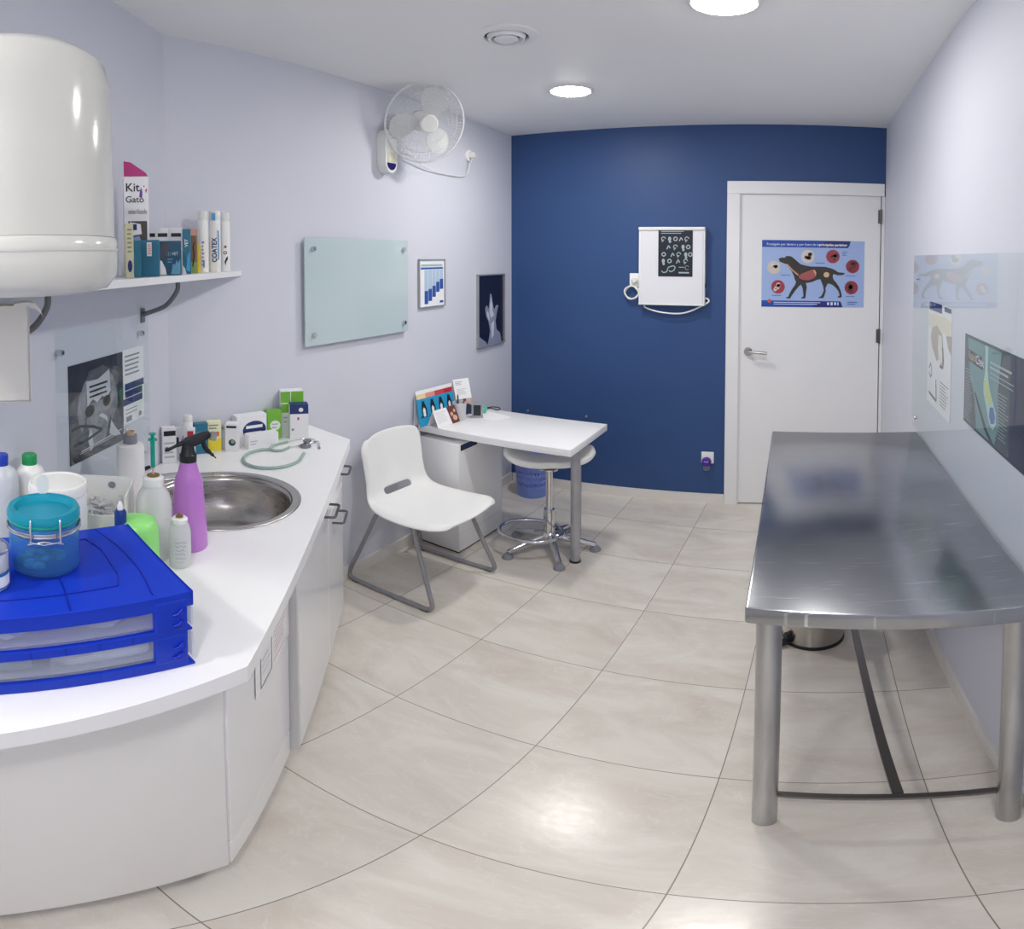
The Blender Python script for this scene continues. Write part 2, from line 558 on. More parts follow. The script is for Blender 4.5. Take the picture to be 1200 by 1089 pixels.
class Ink(MB):
    def __init__(s, f, off=.0006):
        super().__init__(); s.f = f; s.off = off

    def rect(s, a0, b0, a1, b1):
        s.poly([s.f.p(a, b, s.off) for a, b in ((a0, b0), (a1, b0), (a1, b1), (a0, b1))]); return s

    def shape(s, pts):
        s.poly([s.f.p(a, b, s.off) for a, b in pts]); return s

    def disc(s, a, b, ra, rb=None, n=24, a0=0, a1=2 * PI):
        rb = ra * s.f.w / s.f.h if rb is None else rb
        s.shape([(a + ra * math.cos(a0 + (a1 - a0) * k / n), b + rb * math.sin(a0 + (a1 - a0) * k / n)) for k in range(n)]); return s

    def arc(s, a, b, r, t, a0, a1, n=14):
        k = s.f.w / s.f.h
        for i in range(n):
            x, y = a0 + (a1 - a0) * i / n, a0 + (a1 - a0) * (i + 1) / n
            s.shape([(a + q * math.cos(z), b + q * k * math.sin(z)) for q, z in ((r, x), (r + t, x), (r + t, y), (r, y))])
        return s

    def stroke(s, pts, t):
        """polyline of constant thickness t (in face widths)"""
        k = s.f.w / s.f.h
        for (x0, y0), (x1, y1) in zip(pts, pts[1:]):
            dx, dy = x1 - x0, (y1 - y0) / k
            l = math.hypot(dx, dy) or 1
            nx, ny = -dy / l * t / 2, dx / l * t / 2 * k
            s.shape([(x0 + nx, y0 + ny), (x0 - nx, y0 - ny), (x1 - nx, y1 - ny), (x1 + nx, y1 + ny)])
        return s

    def each(s, name, m, parent):
        """one part per printed shape"""
        for fc in s.bm.faces[:]:
            q = MB(); q.poly([v.co.copy() for v in fc.verts]); q.build(name, m, parent)
        s.bm.free()

    def lines(s, a0, a1, b_top, n, pitch, t, ragged=.25, seed=1):
        rr = random.Random(seed)
        for i in range(n):
            e = a1 - (a1 - a0) * ragged * rr.random()
            s.rect(a0, b_top - i * pitch - t, e, b_top - i * pitch)
        return s


def text(s, f, a, b, size, m, parent, align='LEFT', off=.0009, turn=0, name='lettering', bold=.0, sx=1):
    c = bpy.data.curves.new(name, 'FONT'); c.body = s; c.size = size; c.align_x = align; c.align_y = 'CENTER'; c.offset = bold; c.resolution_u = 3
    o = bpy.data.objects.new(name, c); COL.objects.link(o)
    me = bpy.data.meshes.new_from_object(o.evaluated_get(bpy.context.evaluated_depsgraph_get()))
    bpy.data.objects.remove(o); bpy.data.curves.remove(c)
    M = Matrix((f.u, f.v, f.n)).transposed().to_4x4()
    M = Matrix.Translation(f.p(a, b, off)) @ M @ Matrix.Rotation(turn, 4, 'Z') @ Matrix.Diagonal((sx, 1, 1, 1))
    me.transform(M); me.materials.clear(); me.materials.append(m)
    o = bpy.data.objects.new(name, me); COL.objects.link(o); o.parent = parent
    return o


def sheet(name, label, cat, c, n, w, h, m, thick=.0015, group=None, gap=.001):
    """a thin flat thing hung on a wall: c centre of the face on the wall, n the wall normal. Returns (thing, face)"""
    n = Vector((n[0], n[1], 0)).normalized()
    u = Vector((-n.y, n.x, 0))
    t = thing(name, label, cat, Vector(c), math.atan2(u.y, u.x), group)     # local: x right, -y out of the wall, z up
    f = Face((-w / 2, -gap - thick, -h / 2), (1, 0, 0), (0, 0, 1), w, h)
    mb = MB(); mb.box((0, -gap - thick / 2, 0), (w, thick, h))
    mb.build('panel' if cat != 'poster' else 'sheet', m, t)
    return t, f


# ------------------------------------------------------------------ navy wall: poster on the door
DOGF = Vector((0, -1, 0))
pc = Vector(((-.111 + .523) / 2, BY + .004, (1.717 + 1.306) / 2))
t, f = sheet('dog_poster', 'blue wide poster of a walking dog with its organs, taped on the white door', 'poster', pc, DOGF, .632, .410, mat('poster_blue', '#a4bbe8', .3), .001)
f.o.y = -.0025
i = Ink(f); i.shape([(0, .895), (.835, .895), (.85, .93), (.862, 1), (0, 1)]); i.build('title_band', mat('poster_band', '#1d4cae', .35), t)
i = Ink(f); i.shape([(0, 0), (.792, 0), (.772, .085), (.76, .092), (0, .095)]); i.build('foot_band', mat('poster_band', '#1d4cae', .35), t)
i = Ink(f, .0008); i.shape([(.55, .9), (.835, .9), (.85, .93), (.862, 1), (.62, 1)]); i.build('dark_band_end', mat('poster_navy', '#27317f', .35), t); i = Ink(f, .0008); i.shape([(.5, 0), (.792, 0), (.775, .08), (.52, .09)]); i.build('dark_band_end', mat('poster_navy', '#27317f', .35), t)
text('Protégelo por dentro y por fuera de los', f, .045, .938, .0205, paper, t, sx=1.0)
text('principales parásitos', f, .555, .938, .021, paper, t, bold=.0006)
i = Ink(f, .001); i.lines(.12, .58, .072, 2, .026, .009, .1); i.build('small_print', mat('poster_small', '#dfe8ff', .5), t); i = Ink(f, .001); i.rect(.64, .035, .66, .075); i.rect(.675, .03, .695, .078); i.rect(.71, .034, .73, .076); i.rect(.742, .03, .752, .078)
i.each('maker_mark', mat('poster_small', '#dfe8ff', .5), t)
i = Ink(f, .001); i.lines(.84, .94, .085, 2, .03, .012, .3); i.build('address_text', mat('poster_caption', '#4a67ad', .5), t); i = Ink(f, .001); i.lines(.78, .83, .84, 3, .025, .008, .2)
for a, b in ((.19, .47), (.1, .165), (.82, .47), (.82, .16), (.52, .66)): i.rect(a, b, a + .09, b + .009)
i.each('caption', mat('poster_caption', '#4a67ad', .5), t)
# dog silhouette (traced from the poster, a=0..1 across, b=0..1 up)
dog = [(.165, .725), (.172, .68), (.215, .652), (.235, .64), (.26, .60), (.29, .535), (.312, .47), (.32, .42), (.335, .375), (.325, .33), (.295, .265), (.27, .19), (.262, .155), (.237, .14), (.245, .128), (.28, .128),
       (.292, .165), (.325, .24), (.362, .31), (.382, .34), (.4, .28), (.406, .21), (.408, .16), (.385, .142), (.39, .13), (.425, .13), (.43, .165), (.433, .23), (.44, .3), (.43, .36), (.49, .378), (.545, .415),
       (.572, .42), (.585, .37), (.6, .31), (.606, .25), (.592, .195), (.575, .16), (.556, .152), (.56, .138), (.602, .138), (.612, .175), (.626, .245), (.622, .29), (.645, .36), (.69, .34), (.732, .28), (.752, .235), (.762, .18), (.742, .16), (.745, .148),
       (.78, .15), (.782, .19), (.772, .25), (.755, .31), (.728, .37), (.7, .42), (.69, .47), (.7, .505), (.735, .485), (.78, .487), (.806, .5), (.808, .52), (.78, .525), (.745, .53), (.71, .565), (.67, .59), (.62, .608), (.56, .61),
       (.48, .61), (.42, .625), (.375, .645), (.34, .69), (.31, .73), (.285, .758), (.25, .765), (.228, .752), (.222, .735), (.195, .74)]
i = Ink(f, .0009); i.shape(dog); i.build('dog_picture', mat('dog_dark', '#3a3733', .45), t)
i = Ink(f, .0012); i.shape([(.355, .455), (.385, .5), (.43, .53), (.49, .565), (.515, .555), (.53, .50), (.525, .46), (.50, .43), (.45, .40), (.40, .41), (.37, .43)])
i.shape([(.232, .645), (.262, .6), (.3, .54), (.34, .49), (.36, .47), (.365, .49), (.33, .53), (.29, .585), (.255, .64)]); i.build('organ_picture', mat('organ_red', '#a85a5c', .45), t)
i = Ink(f, .0014); i.shape([(.5, .55), (.512, .565), (.53, .52), (.525, .47), (.517, .5)]); i.build('rib_highlight', mat('organ_pale', '#d9b98c', .45), t); i = Ink(f, .0014); i.disc(.63, .49, .028, .04); i.build('gut_highlight', mat('organ_pale', '#d9b98c', .45), t); i = Ink(f, .0014); i.stroke([(.24, .645), (.3, .545), (.352, .48)], .008)
i.build('throat_highlight', mat('organ_pale', '#d9b98c', .45), t)
for a, b, c1 in ((.118, .59, '#cfc9c2'), (.16, .3, '#a33a48'), (.445, .76, '#d8d2ce'), (.69, .765, '#a2404d'), (.885, .62, '#97303f'), (.875, .3, '#9c3643')):
    i = Ink(f, .0009); i.disc(a, b, .066); d = i.build('inset_photo', mat('inset' + c1, c1, .4), t)
    i = Ink(f, .0013); rr = random.Random(int(a * 1000))
    for k in range(5):
        i.disc(a + rr.uniform(-.03, .03), b + rr.uniform(-.045, .045), rr.uniform(.012, .024), n=9)
    i.build('inset_detail', mat('inset_detail_%d' % (int(a * 10) % 2), ('#5a3f3c', '#e6d4d0')[int(a * 10) % 2], .4), d)
i = Ink(f, .0013); i.disc(.078, .085, .018); i.build('emblem', mat('emblem_red', '#c8563f', .4), t)

# ------------------------------------------------------------------ X-ray viewer on the navy wall
vx0, vx1, vz0, vz1 = -.868, -.455, 1.308, 1.790
t = thing('xray_viewer', 'white flat x-ray viewing box on the navy wall left of the door', 'light box', ((vx0 + vx1) / 2, BY, (vz0 + vz1) / 2))
vw, vh = vx1 - vx0, vz1 - vz0
m = MB(); m.box((0, -.029, 0), (vw, .054, vh), bev=.003); m.build('housing', white_pl, t, 40)
m = MB(); m.box((0, -.059, -.012), (vw - .022, .006, vh - .034), bev=.0015); m.build('front_screen', mat('viewer_screen', '#e9e9ee', .25), t)
m = MB(); m.box((0, -.061, vh / 2 - .010), (vw, .012, .02), bev=.002); m.build('clip_rail', white_gl, t, 40); m = MB(); m.box((0, -.060, -vh / 2 + .005), (vw, .008, .01), bev=.002); m.build('bottom_rail', white_gl, t, 40)
m = MB(); m.box((vw / 2 + .0025, -.03, -.12), (.006, .014, .024)); m.build('switch', black_pl, t)
m = MB(); m.tube([(vw / 2 - .004, -.03, -.195), (vw / 2 + .018, -.03, -.2), (vw / 2 + .012, -.035, -.225), (.08, -.04, -.288), (-.06, -.04, -.288), (-.165, -.03, -.262), (-vw / 2 + .03, -.02, -.242)], .0052, 8, smooth=8)
pts = []
for k in range(60):
    a = 2 * PI * k / 20
    pts.append((-.258 + .043 * math.cos(a) + .004 * math.sin(k), -.02 - .0003 * k, -.168 + .041 * math.sin(a)))
m.tube(pts, .0055, 8); m.tube([(-.23, -.014, -.137), (-.222, -.02, -.11), (-.226, -.024, -.09)], .005, 8)
m.build('power_cord', white_gl, t, 60)
# parasite chart hung on its screen
t, f = sheet('parasite_chart', 'small black poster of pale parasite shapes hung on the x-ray viewing box', 'poster', ((-.748 - .532) / 2 + .004, BY - .0622, (1.776 + 1.484) / 2), DOGF, .214, .289, mat('chart_black', '#252833', .35), .001, gap=.0004)
i = Ink(f); i.lines(.08, .75, .965, 2, .04, .014, .15)
g = mat('parasite_pale', '#a9bcc0', .4)
rr = random.Random(4)
for r_, (row, cols) in enumerate(((.80, (.15, .33, .5, .66, .83)), (.63, (.3, .5, .72, .87)), (.47, (.16, .42, .6, .8, .93)), (.33, (.15, .33, .58, .8)))):
    for k, a in enumerate(cols):
        q = (r_ * 3 + k) % 4
        if q == 0: i.arc(a, row, .042, .026, 0, 4.8); i.arc(a, row - .05, .03, .018, 1, 4)
        elif q == 1: i.disc(a, row, .045, .048); i.disc(a + .01, row - .06, .035, .03)
        elif q == 2: i.arc(a, row, .035, .03, 0, 6.28, 18)
        else: i.stroke([(a - .05, row - .05), (a, row + .03), (a + .05, row - .03)], .03)
i.stroke([(.1, .12), (.16, .08), (.25, .1), (.3, .2), (.45, .23), (.5, .2), (.46, .13), (.36, .1), (.32, .13)], .028)
i.arc(.84, .19, .05, .012, .5, 5.5); i.stroke([(.6, .2), (.76, .2)], .02); i.rect(.6, .07, .9, .1)
i.build('parasite_pictures', g, t)

# wall sockets on the navy wall
def plate(name, label, cat, x, z, w=.08, h=.08, group=None):
    t = thing(name, label, cat, (x, BY, z))
    m = MB(); m.box((0, -.006, 0), (w, .011, h), bev=.003); m.build('cover_plate', white_pl, t, 40)
    return t


t = plate('wall_socket', 'white wall socket half hidden behind the left side of the x-ray viewing box', 'socket', -.908, 1.459, .06, .085)
m = MB(); m.lathe([(0, 0), (.018, 0), (.018, .02), (.010, .03), (0, .03)], 20, (.006, -.011, -.004), Matrix.Rotation(R(90), 4, 'X')); m.build('plug', white_gl, t, 40)
t = plate('wall_socket', 'low white wall socket beside the door frame with a violet air freshener in it', 'socket', -.432, .322, .078, .078)
t = thing('air_freshener', 'round violet plug in air freshener in the low wall socket by the door', 'air freshener', (-.436, BY - .012, .300))
m = MB(); m.lathe([(0, 0), (.027, 0), (.031, .012), (.028, .03), (.016, .036), (0, .037)], 28, (0, 0, 0), Matrix.Rotation(R(90), 4, 'X')); m.build('casing', mat('violet_dark', '#4a2397', .3), t, 40)
m = MB(); m.lathe([(0, -.058), (.018, -.058), (.021, -.05), (.020, -.032), (.012, -.026), (0, -.026)], 20, (0, -.018, 0)); m.build('scent_bottle', clear, t, 40)
i = Ink(Face((-.014, -.038, .002), (1, 0, 0), (0, 0, 1), .028, .008), .0); i.rect(0, 0, .42, 1); i.rect(.55, 0, 1, 1); i.build('logo', mat('violet_pale', '#b9a3e6', .5), t)
for x, l in ((-1.636, 'small steel screw hook in the navy wall just above the desk near the room corner'), (-1.221, 'small steel screw hook in the navy wall above the stool end of the desk')):
    o = MB().lathe([(0, 0), (.006, 0), (.006, .012), (.0085, .016), (0, .019)], 12, (0, 0, 0), Matrix.Rotation(R(90), 4, 'X')).build('screw_hook', chrome, None, 40, (x, BY - .0006, .549))
    tag(o, l, 'hook', 'screw hooks in the navy wall')

# ------------------------------------------------------------------ left wall
LN = LWN
c = lw(2.067, .004); c.z = 1.457
t, f = sheet('glass_board', 'pale green glass notice board held by four steel studs on the left wall', 'notice board', c, LN, .712, .458, board_glass, .006, gap=.014)
for a in (.065, .945):
    for b in (.1, .9):
        m = MB(); q = f.p(a, b, 0); m.lathe([(0, .014), (.0095, .014), (.011, .010), (.011, .004), (.008, .0005), (.008, -.02), (0, -.02)], 18, q, Matrix.Rotation(R(90), 4, 'X'))
        m.build('standoff_stud', chrome, t, 40)

c = lw(2.664, .002); c.z = 1.461
t, f = sheet('vaccination_chart', 'narrow framed chart with stepped blue columns on the left wall', 'chart', c, LN, .240, .252, paper_gl, .004)
m = MB()
for x, w, z, h in ((0, .246, .127, .006), (0, .246, -.127, .006), (-.121, .006, 0, .256), (.121, .006, 0, .256)): m.box((x, -.006, z), (w, .010, h))
m.build('frame', silver_pt, t)
i = Ink(f); i.rect(.08, .86, .92, .905); i.build('heading', mat('chart_green', '#9ec3c2', .5), t)
i = Ink(f); i.rect(.06, .8, .94, .84)
for k in range(5): i.rect(.2 + .152 * k, (.06, .12, .20, .30, .06)[k], .34 + .152 * k, (.34, .38, .44, .52, .11)[k])
i.rect(.808, .36, .95, .58)
i.each('chart_column', mat('chart_blue', '#2d57a6', .45), t)
i = Ink(f, .0004)
for k in range(5): i.rect(.2 + .152 * k, (.34, .38, .44, .52, .58)[k], .34 + .152 * k, .79)
i.each('pale_column', mat('chart_pale', '#b5cbe0', .45), t)

c = lw(3.325, .002); c.z = 1.264
t, f = sheet('xray_picture', 'tall dark framed x-ray picture of a paw near the corner of the left wall', 'picture', c, LN, .338, .444, mat('xray_navy', '#1d2137', .25), .004)
m = MB()
for x, w, z, h in ((0, .352, .2255, .008), (0, .352, -.2255, .008), (-.172, .008, 0, .458), (.172, .008, 0, .458)): m.box((x, -.008, z), (w, .016, h))
m.build('frame', silver_pt, t)
i = Ink(f); i.shape([(.36, .0), (.92, 0), (.86, .14), (.72, .2), (.68, .33), (.74, .46), (.8, .55), (.7, .56), (.62, .5), (.56, .6), (.52, .72), (.46, .74), (.44, .62), (.41, .52), (.33, .58), (.27, .53), (.31, .42), (.4, .34), (.46, .2), (.42, .1)])
i.shape([(0, 0), (.36, 0), (.3, .05), (.1, .13), (0, .18)]); i.build('paw_picture', mat('xray_grey', '#8f95ad', .3), t)
i = Ink(f, .0009); i.shape([(.5, .7), (.54, .6), (.56, .48), (.62, .42), (.5, .38), (.44, .46), (.46, .58)]); i.shape([(.36, .5), (.42, .44), (.45, .34), (.38, .38), (.33, .46)]); i.shape([(.5, .3), (.62, .34), (.6, .12), (.52, .08)])
i.build('bone_picture', mat('xray_white', '#d7dbe8', .3), t)

# wall fan
fm = lw(2.255, 0)
t = thing('wall_fan', 'white wall mounted fan with wire cage, high on the left wall', 'fan', (fm.x, fm.y, 2.12), math.atan2(LN.x * -1, LN.y) + PI)
t.rotation_euler[2] = 0
def oval(hw, hh, n=40):
    return [(hw * math.cos(2 * PI * k / n), hh * math.sin(2 * PI * k / n)) for k in range(n)]
m = MB()
pr = []
for k in range(48):
    a = 2 * PI * k / 48
    y, z = .046 * math.cos(a), .055 * math.sin(a) + (.055 if math.sin(a) > 0 else -.055)
    pr.append((y, z))
m.prism(pr, .001, .055, bev=.008)
m.xform(Matrix(((0, 0, 1, 0), (1, 0, 0, 0), (0, 1, 0, 0), (0, 0, 0, 1))))
m.build('wall_bracket', white_gl, t, 40)
m = MB(); m.prism([(.034 * math.cos(a), .034 * math.sin(a) * 1.0) for a in [PI + PI * k / 16 for k in range(17)]], .0555, .0575)
m.xform(Matrix(((0, 0, 1, 0), (1, 0, 0, 0), (0, 1, 0, -.062), (0, 0, 0, 1)))); m.build('sensor_window', mat('fan_purple', '#2b2466', .15), t)
m = MB(); m.box((.056, 0, -.034), (.003, .058, .05)); m.build('control_label', mat('label_beige', '#d7d3bd', .5), t)
fc = Vector((-1.605, 2.355, 2.262)) - Vector((fm.x, fm.y, 2.12))
fn_ = Vector((.787, -.535, -.33)).normalized()
fr = Matrix.Translation(fc) @ fn_.to_track_quat('Z', 'Y').to_matrix().to_4x4()
m = MB(); m.tube([(.028, 0, .07), (.05, 0, .10), fc - fn_ * .10], .017, 12, smooth=6); m.build('arm', white_gl, t, 60)
m = MB(); m.lathe([(0, -.135), (.035, -.13), (.05, -.11), (.052, -.06), (.04, -.05), (0, -.05)], 32, m=fr); m.build('motor_housing', white_gl, t, 40)
wire = mat('fan_wire', '#e3e4e4', .35)
FR_ = .2
m = MB(); m.tube([fr @ Vector((FR_ * math.cos(2 * PI * k / 56), FR_ * math.sin(2 * PI * k / 56), 0)) for k in range(56)], .005, 8, closed=True)
m.build('cage_rim', wire, t, 60)
for nm, sgn, r0, zz in (('front_grille', 1, .045, .05), ('rear_grille', -1, .055, -.055)):
    m = MB()
    for k in range(72):
        a = 2 * PI * k / 72; ca, sa = math.cos(a), math.sin(a)
        pts = [fr @ Vector((r * ca, r * sa, zz * (1 - ((r - r0) / (FR_ - r0)) ** 2.6))) for r in (r0, r0 + (FR_ - r0) * .45, r0 + (FR_ - r0) * .8, FR_)]
        m.tube(pts, .0007, 4)
    for q in (.35, .7):
        r = r0 + (FR_ - r0) * q; z = zz * (1 - q ** 2.6)
        m.tube([fr @ Vector((r * math.cos(2 * PI * k / 48), r * math.sin(2 * PI * k / 48), z)) for k in range(48)], .0012, 5, closed=True)
    g = m.build(nm, wire, t, 60); g['kind'] = 'thing'
    del g['kind']
m = MB(); m.lathe([(.046, .047), (.046, .054), (.04, .06), (0, .062)], 32, m=fr, cap0=True); m.build('grille_badge', white_gl, t, 40)
m = MB(); m.lathe([(0, -.04), (.03, -.04), (.034, -.02), (.03, .02), (0, .022)], 28, m=fr); m.build('hub', white_pl, t, 40)
for k, a0 in enumerate((R(98), R(-20), R(218))):
    m = MB()
    ol = [(-.012, .03), (-.05, .07), (-.072, .11), (-.066, .155), (-.03, .18), (.02, .178), (.05, .15), (.058, .10), (.034, .055), (.012, .03)]
    vs = []
    for x, y in ol:
        vs.append(fr @ Matrix.Rotation(a0, 4, 'Z') @ Vector((x, y, x * .35)))
    m.poly(vs)
    m.build('blade', mat('fan_blade', '#eef0f0', .2, trans=.25), t, None, mods=(solid(.002),))
# its socket and cord
s = lw(3.052, 0)
t2 = thing('wall_socket', 'small white wall socket and plug high up to the side of the fan', 'socket', (s.x, s.y, 2.212))
m = MB(); m.lathe([(0, .001), (.036, .001), (.036, .012), (.03, .016), (0, .016)], 24, m=Matrix.Rotation(R(90), 4, 'Y')); m.build('cover_plate', white_pl, t2, 40)
m = MB(); m.lathe([(0, .016), (.02, .016), (.021, .04), (.014, .05), (0, .05)], 20, m=Matrix.Rotation(R(90), 4, 'Y')); m.build('plug', white_gl, t2, 40)
m = MB(); rel = lambda p: Vector(p) - Vector((fm.x, fm.y, 2.12))
m.tube([rel(p) for p in ((fm.x + .03, fm.y + .03, 2.10), (-1.74, 2.40, 2.12), (-1.765, 2.62, 2.075), (-1.768, 2.9, 2.07), (-1.764, 3.0, 2.085), (-1.757, 3.03, 2.12), (-1.745, 3.035, 2.17), (-1.735, 3.05, 2.205))], .003, 6, smooth=6)
m.build('power_cord', white_gl, t, 60)

# ------------------------------------------------------------------ right wall: glass splash panel and posters
RN = Vector((-rd.y, rd.x, 0))
gy0, gy1 = .75, 2.53
c = rwp((gy0 + gy1) / 2, .012); c.z = (.875 + 1.63) / 2
def right_sheet(name, label, cat, y0, y1, z0, z1, m, gap=.001, thick=.001):
    c = rwp((y0 + y1) / 2, 0); c.z = (z0 + z1) / 2
    return sheet(name, label, cat, c, RN, (y1 - y0) / rd.y, z1 - z0, m, thick, gap=gap)


t, f = right_sheet('leaflet_poster', 'narrow pale poster of a sitting pet under the glass panel on the right wall', 'poster', 1.877, 2.252, 1.049, 1.446, mat('poster_white', '#eeeef0', .4))
i = Ink(f); i.rect(.05, .92, .62, 1.0); i.build('heading', navy, t); i = Ink(f); i.rect(.72, .95, .98, .99); i.build('brand_mark', navy, t); i = Ink(f); i.stroke([(.08, .34), (.16, .40), (.2, .36), (.22, .3), (.16, .26), (.08, .3)], .02); i.build('badge', navy, t)
i = Ink(f); i.shape([(.02, .88), (.75, .9), (.98, .88), (.97, .72), (.8, .74), (.5, .78), (.2, .74), (.02, .76)]); i.build('yellow_tint', mat('cream_print', '#e7e0cf', .5), t)
i = Ink(f, .0008); i.shape([(.2, .75), (.42, .8), (.62, .74), (.7, .62), (.74, .5), (.62, .44), (.55, .5), (.42, .46), (.32, .52), (.22, .56), (.14, .66)]); i.shape([(.8, .74), (1, .76), (1, .6), (.9, .64)]); i.build('pet_picture', mat('fur_print', '#b9aea2', .45), t)
i = Ink(f, .0011); i.shape([(.5, .72), (.62, .72), (.68, .58), (.66, .47), (.52, .48), (.48, .6)]); i.build('pet_chest', mat('fur_white', '#e9e6e1', .45), t)
i = Ink(f, .0012); i.stroke([(.66, .62), (.72, .5), (.7, .44), (.58, .44)], .03); i.build('paw_outline', mat('print_dark', '#5d6176', .45), t); i = Ink(f, .0012); i.stroke([(.1, .1), (.45, .08), (.42, .28)], .03); i.build('pack_outline', mat('print_dark', '#5d6176', .45), t); i = Ink(f, .0012); i.lines(.6, .95, .3, 8, .03, .008, .4); i.build('dark_print', mat('print_dark', '#5d6176', .45), t)

t, f = right_sheet('test_kit_poster', 'large dark teal poster of a test vial behind the glass on the right wall', 'poster', 1.13, 1.705, 1.111, 1.384, mat('poster_slate', '#46555f', .35))
i = Ink(f); i.rect(.71, .0, 1, 1); i.build('navy_side', mat('poster_midnight', '#1c2a4c', .35), t)
i = Ink(f); i.rect(.0, .0, 1, .025); i.build('dark_foot', mat('poster_foot', '#14202f', .35), t)
i = Ink(f, .0008); i.shape([(.06, .97), (.60, .97), (.56, .6), (.58, .25), (.52, .03), (.24, .03), (.2, .35), (.10, .6)]); i.build('teal_glow', mat('poster_teal', '#6f979c', .35), t)
i = Ink(f, .0010); i.shape([(.19, .42), (.22, .42), (.42, .12), (.52, .03), (.45, .03), (.36, .12)]); i.build('dark_beam', mat('poster_dark', '#2a3140', .35), t)
i = Ink(f, .0011); i.shape([(.36, .97), (.41, .97), (.405, .75), (.43, .6), (.47, .5), (.54, .36), (.545, .26), (.50, .17), (.44, .22), (.40, .34), (.35, .48), (.345, .58), (.37, .72)]); i.build('vial_picture', mat('vial_pale', '#a9cfc8', .35), t)
i = Ink(f, .0013); i.shape([(.36, .62), (.41, .62), (.43, .55), (.47, .45), (.43, .40), (.38, .5), (.365, .56)]); i.build('vial_yellow', mat('vial_yellow', '#cfd067', .35), t)
i = Ink(f, .0013); i.shape([(.45, .38), (.50, .4), (.53, .32), (.52, .25), (.47, .22), (.44, .28)]); i.build('vial_blue', mat('vial_blue', '#5868b8', .35), t)
i = Ink(f, .0012); i.lines(.44, .74, .84, 2, .05, .022, .2); i.lines(.44, .76, .73, 2, .045, .008, .02, 5); i.build('heading_text', mat('poster_text', '#aeb9bf', .5), t); i = Ink(f, .0012); i.lines(.03, .18, .62, 18, .033, .008, .5, 2); i.build('small_print', mat('poster_text', '#aeb9bf', .5), t); i = Ink(f, .0012); i.lines(.57, .70, .58, 14, .033, .008, .4, 3); i.build('small_print', mat('poster_text', '#aeb9bf', .5), t)
i = Ink(f, .0010); i.shape([(.06, .85), (.33, .83), (.33, .70), (.06, .72)]); i.build('title_box', mat('title_dark', '#2c3a55', .35), t)
text('Rapid', f, .08, .785, .036, mat('title_gold', '#d4b87c', .4), t, off=.0014, sx=.95)
text('Chek', f, .215, .775, .036, paper, t, off=.0014, sx=.95)

c = rwp((gy0 + gy1) / 2, 0); c.z = (.8755 + 1.625) / 2
t, f = sheet('clear_glass_board', 'large clear glass panel screwed to the right wall above the steel table', 'glass panel', c, RN, (gy1 - gy0) / rd.y, 1.625 - .8755, glass, .001, gap=.012)
for a, b in ((.955, .06), (.955, .87), (.05, .06), (.05, .87)):
    # near and far screws; the far pair is what the photo shows
    m = MB(); q = f.p(a if a < .5 else a, b, 0); m.lathe([(0, .007), (.006, .006), (.008, .002), (.008, -.010), (0, -.010)], 16, q, Matrix.Rotation(R(90), 4, 'X')); m.build('screw', chrome, t, 40)
# ------------------------------------------------------------------ exam table
def xy(p): return Vector((p[0], p[1]))


TZ = .87
FLc, BLc = xy((-.056, 1.088)), xy((-.022, 2.441))
BRc, FRc = xy((.583, 2.40)), xy((.515, 1.004))
t = thing('exam_table', 'long scratched stainless steel examination table on round legs along the right wall', 'table', (.25, 1.7, 0))
off3 = Vector((.25, 1.7, 0))
def rel2(p): return (p[0] - .25, p[1] - 1.7)
m = MB(); m.prism([rel2(p) for p in (FLc, FRc, BRc, BLc)], TZ - .043, TZ, bev=.006)
top = m.build('tabletop', None, t, 35)


